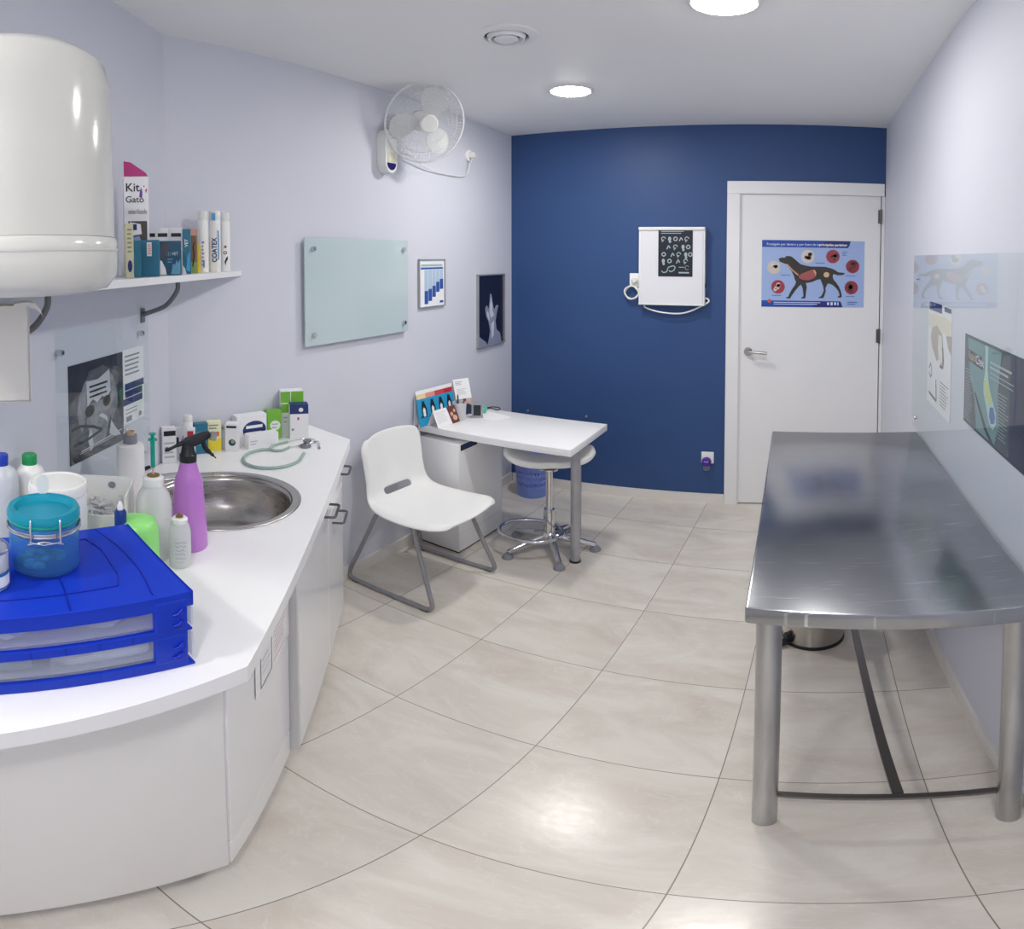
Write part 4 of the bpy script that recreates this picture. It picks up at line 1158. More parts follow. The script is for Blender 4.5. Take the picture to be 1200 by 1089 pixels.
for k, (z0, z1) in enumerate(((.088, .15), (.0165, .0745))):
    d = None
    m = MB(); m.box((-.004, yb / 2 - .005, z0 - .004), (.010, BW_ - .012, .020), bev=.002)
    m.box((-.004, -.038, (z0 + z1) / 2 + .002), (.012, .054, z1 - z0 + .004), bev=.003)
    m.box((-.004, yb + .030, (z0 + z1) / 2 + .002), (.012, .058, z1 - z0 + .004), bev=.003)
    d = m.build('drawer', blue_pl, bx)
    m = MB(); m.box((-.006, yb / 2, (z0 + z1) / 2 + .003), (.003, BW_ - .118, z1 - z0 - .012)); m.build('window', film, d)
    m = MB()
    for zz in (.3, .68): m.tube([(.0035, -.036, z0 + (z1 - z0) * zz - .006), (.0055, -.028, z0 + (z1 - z0) * zz - .004), (.0035, -.02, z0 + (z1 - z0) * zz + .004)], .0035, 8)
    m.build('grip', blue_deep, d, 60)
    m = MB(); m.box((-BDp / 2 + .004, -.0025, (z0 + z1) / 2 + .002), (BDp - .012, .003, z1 - z0 - .002)); m.box((-BDp / 2 - .006, yb + .0035, (z0 + z1) / 2), (BDp - .03, .003, z1 - z0 - .008)); m.box((-BDp / 2 - .006, yb / 2, z0 + .003), (BDp - .03, BW_ - .02, .003)); m.box((-BDp + .012, yb / 2, (z0 + z1) / 2), (.003, BW_ - .02, z1 - z0 - .008))
    m.build('tray', milky, d)
    for q in range(5):
        m = MB(); m.box((.0018, -.10 - .05 * q, z0 - .004), (.001, .0012, .014)); m.build('groove', mat('groove_blue', '#0d229c', .3), d)
m = MB(); m.box((-BDp / 2, yb / 2, .0825), (BDp - .006, BW_ - .004, .004)); m.box((-BDp / 2, yb / 2, .0025), (BDp, BW_, .005)); m.build('shelf_frame', blue_pl, bx)
def in_box(p): return bx.matrix_world @ Vector(p)
bpy.context.view_layer.update()
br_ = R(-7.6)
# what shows through the drawer windows
def local_to_world(p):
    c, s = math.cos(br_), math.sin(br_)
    return Vector((-.745 + p[0] * c - p[1] * s, .478 + p[0] * s + p[1] * c, ZC + p[2]))
m = MB(); m.lathe([(0, -.075), (.021, -.075), (.024, -.07), (.024, .05), (.014, .062), (.012, .075), (0, .075)], 24, m=Matrix.Rotation(R(90), 4, 'X'))
o = m.build('bottle', mat('vial_milk', '#dfe3ea', .35), None, 40, local_to_world((-.045, -.14, .046)), br_); tag(o, 'white labelled bottle lying in the lower drawer of the blue storage box', 'bottle')
i = Ink(Face((.0245, -.085, -.018), (0, 1, 0), (0, 0, 1), .12, .036), 0); i.lines(.05, .85, .9, 6, .15, .05, .4); i.build('label_print', ink_l, o)
m = MB(); m.box((0, 0, .02), (.12, .12, .038), bev=.012); o = m.build('bag', mat('grey_green_bag', '#9aa8ac', .4), None, 40, local_to_world((-.09, -.30, .0235)), br_); tag(o, 'grey green bag in the lower drawer of the blue storage box', 'bag')
rr = random.Random(3)
for k, (yy, lb) in enumerate(((-.13, 'crumpled clear bag at the right in the upper drawer of the blue storage box'), (-.29, 'crumpled pale bag at the left in the upper drawer of the blue storage box'))):
    m = MB(); bmesh.ops.create_icosphere(m.bm, subdivisions=3, radius=1)
    for v in m.bm.verts:
        j = 1 + rr.uniform(-.14, .14); v.co = Vector((v.co.x * .07 * j, v.co.y * .062 * j, max(-.5, v.co.z) * .024 * j + .0125))
    o = m.build('bag', mat('crumpled_film', '#d5dcec', .35), None, 20, local_to_world((-.105, yy, .0945)), br_); tag(o, lb, 'bag', 'bags in the upper drawer')

# ------------------------------------------------------------------ jars and bottles on and around it
TOPZ = ZC + .1675
p = at_z(53, 681, TOPZ); d = math.hypot(p.x, p.y)
jr = .050
jk = 1.17; jc = p * ((d + jr * jk) / d); jc.z = TOPZ
t = thing('clip_jar', 'blue plastic clip top jar with wire bail standing on the blue drawer unit', 'jar', jc, math.atan2(-jc.y, -jc.x)); t.scale = (jk, jk, jk)
m = MB(); m.lathe([(0, .0006), (jr - .006, .0006), (jr, .008), (jr + .001, .08), (jr - .002, .088), (jr - .006, .088), (jr - .003, .08), (jr - .0035, .01), (jr - .01, .004), (0, .004)], 48); m.build('body', jar_pl, t, 40)
m = MB(); m.lathe([(0, .098), (jr - .012, .098), (jr - .008, .106), (jr + .0, .107), (jr + .003, .101), (jr + .003, .093), (jr - .004, .0895), (0, .0895)], 48); l = m.build('lid', jar_lid, t, 40)
m = MB(); m.tube([((jr - .001) * math.cos(2 * PI * k / 48), (jr - .001) * math.sin(2 * PI * k / 48), .0895) for k in range(48)], .0035, 8, closed=True); m.build('seal', turq_pl, t, 60)
wires = MB()
for zz in (.080, .0745): wires.tube([((jr + .0028) * math.cos(2 * PI * k / 48), (jr + .0028) * math.sin(2 * PI * k / 48), zz) for k in range(48)], .0011, 6, closed=True)
x0 = jr + .006
wires.tube([(x0 - .006, -.018, .104), (x0, -.018, .097), (x0, -.018, .07)], .0013, 6); wires.tube([(x0 - .006, .022, .104), (x0, .022, .097), (x0, .022, .07)], .0013, 6)
wires.tube([(x0, -.02, .07), (x0 + .003, .0, .067), (x0, .024, .07)], .0013, 6); wires.tube([(x0 - .001, -.022, .066), (x0 + .001, .0, .071), (x0 - .001, .026, .066)], .0013, 6)
wires.build('wire_bail', chrome, t, 60)
m = MB(); m.lathe([(jr + .0012, .071), (jr + .0022, .072), (jr + .0022, .079), (jr + .0012, .08)], 48, cap0=False, cap1=False); m.build('band', mat('band_steel', '#b9bec6', .25, .8), t, 40)
m = MB(); m.lathe([(0, -.0015), (.012, -.0015), (.012, .0015), (0, .0015)], 24, (-jr + .002, .0, .122), Matrix.Rotation(R(90), 4, 'Y') @ Matrix.Diagonal((1.5, .8, 1, 1))); m.build('hinge_tab', frost, t, 40)
m = MB(); rr = random.Random(8)
for k in range(9):
    m.ball((rr.uniform(-.022, .022), rr.uniform(-.028, .028), .013 + rr.uniform(0, .006)), .009, 10, (1.3, 1.2, .8))
o = m.build('cotton', noisy('cotton_grey', '#55504a', '#d8d4cc', 60, .9), None, 60, jc + Vector((0, 0, .0))); o.scale = (jk, jk, jk); tag(o, 'dark and pale cotton tufts at the bottom of the blue clip jar', 'cotton', None, 'stuff')

p = at_z(-14, 697, TOPZ); d = math.hypot(p.x, p.y); r0 = .034; cc = p * ((d + r0) / d); cc.z = TOPZ
t = thing('canister', 'clear round canister with blue bands cut by the left picture edge', 'canister', cc)
m = MB(); m.lathe([(0, .0006), (r0 - .002, .0006), (r0, .003), (r0, .074), (r0 - .002, .074), (r0 - .002, .004), (0, .004)], 40); m.build('body', frost, t, 40)
m = MB(); m.lathe([(r0 + .0003, .006), (r0 + .0006, .006), (r0 + .0006, .030), (r0 + .0003, .030)], 40, cap0=False, cap1=False); m.build('label', paper, t, 40)
m = MB(); m.lathe([(r0 + .0008, .031), (r0 + .0011, .031), (r0 + .0011, .038), (r0 + .0008, .038)], 40, cap0=False, cap1=False); m.lathe([(r0 + .0008, .006), (r0 + .0011, .006), (r0 + .0011, .009), (r0 + .0008, .009)], 40, cap0=False, cap1=False); m.build('blue_bands', mat('band_blue', '#2a73b0', .35), t, 40)
m = MB(); m.lathe([(0, .074), (r0 + .001, .074), (r0 + .001, .080), (0, .081)], 40); m.build('lid', clear, t, 40)
m = MB(); rr = random.Random(5)
for k in range(16):
    a, q = rr.uniform(0, 6.28), rr.uniform(0, r0 - .014); m.ball((q * math.cos(a), q * math.sin(a), .014 + rr.uniform(0, .04)), .008, 8)
o = m.build('cotton', mat('cotton_white', '#f0f0ee', .9), None, 60, cc); tag(o, 'white cotton balls inside the clear canister', 'cotton', None, 'stuff')


def bottle(name, label, cat, c, prof, m_body, cap=None, m_cap=None, group=None, seg=36):
    t = thing(name, label, cat, c, 0, group)
    m = MB(); m.lathe(prof, seg); m.build('body', m_body, t, 45)
    if cap:
        m = MB(); m.lathe(cap, seg); m.build('cap', m_cap, t, 40)
    return t


milk = mat('milky_bottle', '#e3e8ee', .25, trans=.25)
# two capped bottles by the wall, left
def far_spot(px, y, d):                              # on the worktop, d metres from the viewer's foot
    q = at_d(px, y, d); return Vector((q.x, q.y, ZC))
c = far_spot(2, 560, 1.29)
r = .037
d_ = math.hypot(c.x, c.y)
ht = at_d(2, 532, d_).z - ZC
bottle('bottle', 'translucent bottle with a dark blue cap at the left picture edge', 'bottle', c, [(0, .0006), (r, .0006), (r + .001, .006), (r, ht - .055), (r * .8, ht - .035), (.013, ht - .025), (.013, ht - .012), (0, ht - .012)], milk, [(0, ht), (.014, ht), (.0155, ht - .003), (.0155, ht - .026), (.013, ht - .026)], blue_cap)
c = far_spot(35, 560, 1.362); d_ = math.hypot(c.x, c.y); ht = at_d(33, 532, d_).z - ZC; r = .036
bottle('bottle', 'white bottle with a green cap by the wall behind the white tub', 'bottle', c, [(0, .0006), (r, .0006), (r + .001, .006), (r, ht - .052), (r * .82, ht - .035), (.016, ht - .024), (.016, ht - .012), (0, ht - .012)], white_pl, [(0, ht), (.0155, ht), (.0175, ht - .003), (.0175, ht - .025), (.014, ht - .025)], green_d)
# white tub
c = far_spot(68, 590, 1.195); d_ = math.hypot(c.x, c.y); r = .5 * d_ * 71 / F_; ht = at_d(68, 563, d_).z - ZC
t = thing('tub', 'white round plastic tub with lid behind the blue clip jar', 'tub', c)
m = MB(); m.lathe([(0, .0006), (r * .93, .0006), (r * .95, .006), (r * .97, ht - .024), (0, ht - .024)], 48); m.build('body', white_pl, t, 40)
m = MB(); m.lathe([(r * .97, ht - .026), (r, ht - .024), (r, ht - .006), (r * .96, ht - .001), (r * .9, ht), (r * .86, ht - .003), (0, ht - .003)], 48, cap0=False); m.build('lid', white_gl, t, 40)

# white open tray with plastic caps
c0 = far_spot(127, 600, 1.345); az_ = math.atan2(c0.x, c0.y); rot0 = -az_ - R(11.5)
tw, td, th_ = .125, .115, .188
c = c0 + Vector((math.cos(rot0), math.sin(rot0), 0)) * -.013
t = thing('open_tray', 'white open plastic box of needle caps with a finger hole, behind the blue drawer unit', 'tray', c, rot0)
m = MB()
m.box((0, 0, .05), (tw, td, .099)); m.box((0, td / 2, th_ / 2), (tw, .003, th_ - .002)); m.box((0, -td / 2, .065), (tw, .003, .13))
m.box((tw / 2, 0, .09), (.003, td, .178)); m.box((-tw / 2, 0, .09), (.003, td, .178))
m.build('shell', white_pl, t)
m = MB(); m.lathe([(.0, 0), (.009, 0), (.009, .0015), (0, .0015)], 24, (.012, td / 2 - .0035, .165), Matrix.Rotation(R(90), 4, 'X')); m.build('finger_hole', ink_g, t)
rr = random.Random(11); lp = []
m0 = MB(); m0.lathe([(0, 0), (.0045, 0), (.004, .028), (.0025, .03), (0, .03)], 10); proto = m0.build('needle_cap', mat('cap_clear', '#eef1f4', .2, trans=.4), None, 40)
for k in range(34):
    o = proto if k == 0 else proto.copy()
    if k: COL.objects.link(o)
    lx, ly, lz = rr.uniform(-tw / 2 + .022, tw / 2 - .022), rr.uniform(-td / 2 + .022, td / 2 - .022), .1045 + rr.uniform(0, .026)
    cs, sn = math.cos(rot0), math.sin(rot0)
    o.location = (c.x + lx * cs - ly * sn, c.y + lx * sn + ly * cs, ZC + lz); o.rotation_euler = (R(rr.uniform(65, 105)), 0, rr.uniform(0, 6.28))
    tag(o, 'small clear plastic needle cap in the heap inside the white open box', 'needle cap', 'needle caps in the tray')

# dropper with blue body
p = at_z(141, 616, ZC + .02)
c = far_spot(141, 600, 1.205); d_ = math.hypot(c.x, c.y); h1 = at_d(141, 597, d_).z - ZC; h2 = at_d(141, 588, d_).z - ZC
bottle('dropper_bottle', 'little dark blue dropper bottle with a white nozzle beside the white tray', 'bottle', c, [(0, .0006), (.012, .0006), (.0125, h1 - .006), (.009, h1), (0, h1)], mat('dropper_blue', '#173a86', .3), [(.0065, h1 + .0002), (.0065, h1 + .006), (.003, h2), (0, h2)], white_pl)
# lime dish
c = far_spot(160, 620, 1.222); d_ = math.hypot(c.x, c.y); ht = at_d(160, 606, d_).z - ZC; r = .5 * d_ * 56 / F_
t = thing('beaker', 'upturned lime green plastic beaker behind the blue drawer unit', 'beaker', c)
m = MB(); m.lathe([(r, .0006), (r, .004), (r * .96, ht * .55), (r * .92, ht * .86), (r * .8, ht * .96), (r * .5, ht * .995), (0, ht)], 40); m.build('shell', lime_pl, t, 60)

# large clear bottle with syringe
p, d_, w, ht = spot(160, 203, 652, 566, ZC); r = w / 2
c = p * (1.325 / d_); c.z = ZC
t = thing('clear_bottle', 'large clear bottle with handwriting and a white cap that a green syringe stands in', 'bottle', c, math.atan2(-c.y, -c.x) + R(90))
m = MB(); m.lathe([(0, .0006), (r - .004, .0006), (r, .006), (r, ht * .72), (r * .9, ht * .84), (r * .6, ht * .95), (r * .52, ht * .97), (r * .52, ht), (0, ht)], 40); m.build('body', frost, t, 45)
m = MB(); m.lathe([(r * .58, ht * .96), (r * .6, ht * .97), (r * .58, ht + .012), (r * .45, ht + .016), (0, ht + .016)], 32); m.build('cap', white_pl, t, 40)
m = MB(); m.lathe([(0, ht + .0162), (r * .36, ht + .0162), (r * .36, ht + .019), (0, ht + .0195)], 24); m.build('seal_ring', brass, t, 40)
f = Face((-r * .05, -r - .0006, ht * .1), (1, .35, 0), (0, 0, 1), r * .85, ht * .5)
i = Ink(f, .0); rr = random.Random(2)
for k in range(7):
    y = .92 - k * .13; pts = [(.05 + q * .06, y + rr.uniform(-.03, .03)) for q in range(rr.randint(9, 15))]; i.stroke(pts, .02)
i.build('handwriting', mat('pen_grey', '#6b7080', .6), t)
sz = ZC + ht + .0196
t = thing('syringe', 'teal green syringe standing upright in the cap of the large clear bottle', 'syringe', (c.x, c.y, sz))
h0 = at_d(182, 503, d_ + r).z - sz
m = MB(); m.lathe([(0, .018), (.0052, .018), (.0052, h0 - .018), (.0105, h0 - .017), (.0105, h0 - .014), (.0052, h0 - .014), (.0052, h0 - .013), (0, h0 - .013)], 24); m.build('barrel', mat('syringe_teal', '#0d9c86', .25), t, 40)
m = MB(); m.lathe([(0, h0 - .0128), (.0045, h0 - .0128), (.0045, h0 - .003), (.0085, h0 - .0028), (.0085, h0), (0, h0)], 24); m.build('plunger', turq_pl, t, 40)
m = MB(); m.lathe([(0, .0004), (.002, .0004), (.0026, .012), (.003, .0178), (0, .0178)], 16); m.build('needle_hub', mat('hub_pink', '#e3b6b0', .3), t, 40)

# small clear bottle
p, d_, w, ht = spot(198, 225, 668, 612, ZC); r = w / 2; c = p * ((d_ + r) / d_); c.z = ZC
t = thing('vial', 'small clear bottle with a white crimped cap between the lime beaker and the spray bottle', 'bottle', c, math.atan2(-c.y, -c.x) + R(90))
m = MB(); m.lathe([(0, .0006), (r - .003, .0006), (r, .005), (r, ht * .74), (r * .86, ht * .86), (r * .62, ht * .92), (r * .62, ht * .97), (0, ht * .97)], 36); m.build('body', frost, t, 45)
m = MB(); m.lathe([(r * .66, ht * .9), (r * .74, ht * .92), (r * .74, ht * .99), (r * .6, ht + .002), (0, ht + .002)], 28); m.build('cap', white_pl, t, 40)
m = MB(); m.lathe([(0, ht + .0022), (r * .34, ht + .0022), (r * .34, ht + .005), (0, ht + .0052)], 20); m.tube([(.0, 0, ht + .005), (-.002, 0, ht + .014)], .0022, 8); m.build('seal_ring', brass, t, 40)
f = Face((-r * .5, -r - .0004, ht * .08), (1, .0, 0), (0, 0, 1), r * 1.2, ht * .55)
i = Ink(f, .0); rr = random.Random(6)
for k in range(6):
    y = .9 - k * .15; i.stroke([(.05 + q * .08, y + rr.uniform(-.04, .04)) for q in range(rr.randint(8, 12))], .02)
i.build('handwriting', mat('pen_grey', '#6b7080', .6), t)

# violet spray bottle
p, d_, w, ht = spot(199, 246, 648, 545, ZC); r = w / 2; r *= .94; c = p * (1.372 / d_); c.z = ZC
t = thing('spray_bottle', 'violet spray bottle with a black trigger head at the rim of the sink', 'spray bottle', c, math.atan2(c.y, c.x) - R(90) + R(8))
m = MB(); m.lathe([(0, .0006), (r * .96, .0006), (r, .006), (r * .99, ht * .18), (r * .9, ht * .5), (r * .78, ht * .78), (r * .7, ht * .83), (r * .60, ht * .86), (r * .5, ht * .94), (r * .44, ht), (0, ht)], 48); m.build('body', violet_pl, t, 50)
zt = at_d(222, 512, d_).z - ZC
m = MB(); m.lathe([(r * .46, ht - .004), (r * .48, ht - .003), (r * .48, ht + .014), (r * .40, ht + .018), (r * .34, ht + .034), (r * .30, ht + .04), (0, ht + .04)], 32); m.build('collar', black_pl, t, 40)
hd = zt - ht
m = MB()                                                # trigger head, local +x to the right in view, pointing to the sink
pr_ = [(-.012, ht + .034), (-.012, ht + .05), (-.002, ht + .056), (.038, zt - .002), (.052, zt - .001), (.052, zt - .014), (.046, zt - .020), (.026, ht + .040), (.012, ht + .034)]
m.prism(pr_, -.011, .011, bev=.003); m.xform(Matrix(((1, 0, 0, 0), (0, 0, 1, 0), (0, 1, 0, 0), (0, 0, 0, 1)))); m.build('head', black_pl, t, 40)
m = MB(); m.tube([(-.006, 0, ht + .046), (-.028, 0, ht + .037), (-.046, 0, ht + .028), (-.052, 0, ht + .03)], [.006, .004, .0045, .006], 8, smooth=4); m.build('tail', black_pl, t, 60)
m = MB(); m.tube([(.034, 0, zt - .02), (.042, 0, ht + .026), (.056, 0, ht + .01), (.066, 0, ht - .001)], [.006, .006, .004, .0016], 8, smooth=4); m.build('trigger', black_pl, t, 60)
m = MB(); m.lathe([(.0095, 0), (.0115, .003), (.0115, .014), (.006, .016), (0, .016)], 8, (.053, 0, zt - .012), Matrix.Rotation(R(105), 4, 'Y')); m.build('nozzle', mat('nozzle_grey', '#9c9a94', .3, .5), t, 30)

# white soap dispenser
p, d_, w, ht = spot(137, 170, 566, 518, ZC)
c = far_spot(153.5, 560, 1.56); d_ = math.hypot(c.x, c.y); r = .5 * d_ * 33 / F_; ht = at_d(153.5, 519, d_).z - ZC
t = thing('soap_dispenser', 'white cylindrical bottle with a grey screw collar and no pump, by the sink wall', 'bottle', c)
m = MB(); m.lathe([(0, .0006), (r * .96, .0006), (r, .006), (r, ht - .012), (r * .93, ht - .004), (r * .6, ht), (0, ht)], 40); m.build('body', white_pl, t, 45)
m = MB(); m.lathe([(r * .5, ht - .001), (r * .52, ht + .001), (r * .5, ht + .024), (r * .35, ht + .024), (r * .35, ht + .012), (0, ht + .012)], 32, cap0=False); m.build('collar', grey_pl, t, 40)
m = MB(); m.lathe([(r * .18, ht + .0125), (r * .3, ht + .0125), (r * .34, ht + .034), (r * .28, ht + .034), (r * .18, ht + .016)], 16); m.build('pump_seat', mat('seat_tan', '#c9b196', .4), t, 40)
m = MB(); m.tube([(-r * .5, 0, ht - .0), (-r * 1.0, 0, ht + .012), (-r * .75, 0, ht + .03), (-r * .4, 0, ht + .034)], .003, 8, smooth=4); m.build('strap', white_pl, t, 60)

# ------------------------------------------------------------------ medicine boxes along the wall on the worktop
def box_at(name, label, px0, px1, yb, yt, depth, yaw, mt, cat='box', group='medicine boxes on the worktop', z=ZC, base=None, wmul=1.0, gap=0, near=0):
    p, d, w, h = spot(px0, px1, yb, yt, z)
    if base is not None:
        p = base; d = math.hypot(p.x, p.y); w = d * (px1 - px0) / F_; h = at_d((px0 + px1) / 2, yt, d).z - z
    elif z == ZC:
        c_ = (px0 + px1) / 2
        q_ = at_line(c_, 500, LW if c_ > 191 else sink_line(0)); wd_ = math.hypot(q_.x, q_.y)
        d = min(d, wd_ - gap - depth - .012 - w * .2) - near
        p = at_d(c_, yb, d); w = d * (px1 - px0) / F_; h = at_d(c_, yt, d).z - ZC
    az = math.atan2(p.x, p.y); w *= wmul
    view = Vector((math.sin(az), math.cos(az), 0))
    t = thing(name, label, cat, Vector((p.x, p.y, z)) + view * depth * .5, -az + R(yaw), group)
    m = MB(); m.box((0, 0, h / 2 + .0004), (w, depth, h), bev=.0007); m.build('carton', mt, t)
    f = Face((-w / 2, -depth / 2, .0004), (1, 0, 0), (0, 0, 1), w, h)
    return t, f, w, h


def wall_base(px, gap):                                  # foot on the worktop, gap metres clear of the left wall
    q = at_line(px, 500, (LW[0] + gap, LW[1], LW[2] + gap, LW[3])); return Vector((q.x, q.y, ZC))


crd = mat('white_card', '#f0f0f2', .45)
t, f, w, h = box_at('medicine_box', 'white box with a black top stripe, leftmost of the row along the wall', 189, 206, 521, 502, .03, 12, crd, gap=0.03)
i = Ink(f); i.rect(.1, .78, .95, .92); i.build('black_stripe', ink, t)
i = Ink(f); i.lines(.12, .9, .6, 4, .13, .05); i.build('small_print', ink_l, t)
t, f, w, h = box_at('medicine_box', 'white box with a slanted dark stripe, second from the left in the wall row', 205.5, 219, 519, 502.5, .03, -18, crd, gap=0)
i = Ink(f); i.stroke([(.5, .45), (.95, .85)], .06); i.rect(.15, .45, .42, .7); i.build('dark_marks', navy, t)
t, f, w, h = box_at('medicine_box', 'small red and white box below the white wall canister', 219.5, 229, 513, 503.5, .03, 0, crd, gap=0.075)
i = Ink(f); i.rect(.0, .1, .75, .95); i.build('red_panel', red_i, t); i = Ink(f, .0009); i.rect(.15, .3, .5, .7); i.build('white_panel', crd, t)
b_ = far_spot(220, 500, 2.075); d_ = math.hypot(b_.x, b_.y); r = .5 * d_ * 12 / F_; ht = at_d(220, 486.5, d_).z - ZC
bottle('spray_can', 'slim white can standing behind the red and white box', 'can', b_, [(0, .0006), (r, .0006), (r, ht - .028), (r * .9, ht - .024), (0, ht - .024)], white_pl, [(r * .92, ht - .0238), (r * .92, ht - .003), (r * .8, ht), (0, ht)], white_gl)
t, f, w, h = box_at('medicine_box', 'teal blue box between the red box and the yellow box', 227, 243, 514, 497, .03, 16, teal, gap=0)
i = Ink(f); i.lines(.1, .9, .75, 3, .2, .07); i.build('pale_print', cyan_i, t)
t, f, w, h = box_at('medicine_box', 'upright white and yellow box with an orange square', 242.5, 259, 522.5, 494.5, .03, 8, mat('yellow_card', '#f3f0c9', .45), gap=0)
i = Ink(f); i.rect(0, 0, 1, .42); i.build('yellow_base', yellow_i, t); i = Ink(f, .0009); i.rect(.3, .5, .85, .66); i.build('orange_patch', orange_i, t); i = Ink(f, .0008); i.lines(.1, .8, .9, 2, .1, .04); i.build('print', ink_g, t)
c = far_spot(263, 500, 2.17); d_ = 2.17; r = .5 * d_ * 8.5 / F_; ht = at_d(263, 499, d_).z - ZC
bottle('vial', 'small glass vial with a label between the yellow box and the emblem box', 'vial', c, [(0, .0006), (r, .0006), (r, ht * .72), (r * .7, ht * .8), (r * .7, ht * .86), (0, ht * .86)], frost, [(r * .72, ht * .84), (r * .8, ht * .86), (r * .8, ht), (0, ht)], mat('alu_cap', '#bcbdc2', .3, .8))
t, f, w, h = box_at('medicine_box', 'white cube box with a round blue emblem', 265, 280, 518, 497.5, .045, -10, crd, gap=0.045)
i = Ink(f); i.disc(.55, .33, .28); i.build('emblem', navy, t); i = Ink(f, .0009); i.disc(.6, .36, .15); i.build('emblem_centre', mat('emblem_green', '#8fb85a', .5), t); i = Ink(f); i.rect(.1, .86, .9, .94); i.build('top_line', ink, t)
t, f, w, h = box_at('medicine_box', 'long white box with a dark blue oval logo, lying on the worktop', 273, 312, 509, 487, .045, 25, crd, gap=0)
i = Ink(f); i.disc(.58, .5, .39, .3, 32); i.build('logo_oval', navy, t)
i = Ink(f, .0011); i.lines(.3, .86, .66, 2, .22, .1, .1); i.build('logo_lettering', paper, t)
t, f, w, h = box_at('medicine_box', 'flat low white box in front of the oval logo box', 287, 326, 517, 509, .04, 25, crd, near=.082)
i = Ink(f); i.lines(.05, .3, .6, 2, .2, .07); i.build('print', ink_l, t)
t, f, w, h = box_at('medicine_box', 'square bright green box with a white round label', 312, 329, 505, 482.5, .05, 10, green_i, gap=0)
i = Ink(f); i.disc(.55, .48, .36); i.build('round_label', paper, t); i = Ink(f, .0009); i.lines(.32, .76, .55, 2, .12, .05); i.build('label_print', ink_l, t)
t, f, w, h = box_at('medicine_box', 'tall box, green above and white below, at the far end of the row', 328, 355, 505, 459, .06, 8, crd, gap=0)
i = Ink(f); i.rect(0, .52, 1, 1); i.build('green_panel', green_i, t); i = Ink(f, .0009); i.rect(0, .72, 1, .745); i.rect(.42, .52, .45, 1); i.build('white_bands', paper, t); i = Ink(f); i.lines(.1, .3, .42, 2, .1, .03); i.build('print', ink_l, t)
t, f, w, h = box_at('medicine_box', 'white box with a dark navy top standing before the tall green box', 339, 361, 508, 475, .05, 6, crd, near=0.075)
i = Ink(f); i.rect(0, .74, 1, 1); i.build('navy_band', navy, t); i = Ink(f, .0009); i.disc(.6, .86, .12); i.build('white_dot', paper, t); i = Ink(f); i.rect(.4, .56, .5, .64); i.build('red_mark', red_i, t); i = Ink(f); i.disc(.15, .28, .07); i.build('grey_mark', ink_g, t)
m = MB(); m.box((0, 0, h + .0009), (w + .0004, .0504, .0012)); m.build('navy_top', navy, t)
m = MB()

# ------------------------------------------------------------------ stethoscope
t = thing('stethoscope', 'stethoscope with sage green tubing lying on the worktop past the sink', 'stethoscope', (0, 0, 0))
Zs = lambda x, y, dz=.006: at_z(x, y, ZC + dz)
m = MB(); m.tube([Zs(*q) for q in ((318, 526.5), (304, 527.5), (292, 531), (285.5, 537), (288, 543), (300, 547.5), (318, 548.5), (336, 546), (350, 540), (356.5, 531))], .0055, 12, smooth=8); m.build('tubing', mint, t, 60)
m = MB(); m.tube([Zs(*q) for q in ((316, 526), (321, 522), (329, 519.5), (337, 517.6))], .0048, 10, smooth=6); m.tube([Zs(*q) for q in ((316, 526.5), (322, 528), (331, 527.5), (339, 524))], .0048, 10, smooth=6); m.build('yoke', mint, t, 60)
m = MB(); m.tube([Zs(*q) for q in ((337, 517.6), (349, 515.5), (362, 514), (369, 515.5))], .0022, 8, smooth=6); m.tube([Zs(*q) for q in ((339, 524), (352, 522), (366, 519), (372, 517), (374.5, 521), (374, 524))], .0022, 8, smooth=6); m.build('ear_tubes', chrome, t, 60)
for q in ((369, 518), (374, 525)):
    m = MB(); m.ball(Zs(*q, .0045), .0055, 12); m.build('ear_tip', grey_pl, t, 60)
q = Zs(358, 524, 0)
m = MB(); m.lathe([(0, .001), (.021, .001), (.022, .004), (.021, .009), (.012, .012), (.009, .016), (0, .016)], 32, q); m.lathe([(.0, .0165), (.012, .0165), (.0165, .020), (.0165, .025), (.011, .026), (0, .023)], 28, q + Vector((-.003, .012, 0))); m.build('chest_piece', mat('chest_steel', '#8d9094', .3, .8), t, 40)

# ------------------------------------------------------------------ glass panel and notices on the sink wall
wa = Vector((-1.39, .5, 0)); 
def sw(px, y, off=0): return at_line(px, y, sink_line(off))
ga, gb = sw(68.5, 500, .016), sw(174.5, 500, .016)
w = (ga - gb).length; z0, z1 = .915, 1.425
cpt = (ga + gb) / 2; cpt.z = (z0 + z1) / 2; cpt -= WN * .016
def sink_sheet(name, label, cat, p0, p1, z0, z1, m, off, thick=.001):
    a, b = sw(p0, 450, off), sw(p1, 450, off)
    c = (a + b) / 2 - WN * off; c.z = (z0 + z1) / 2
    return sheet(name, label, cat, c, WN, (a - b).length, z1 - z0, m, thick, gap=off - thick)


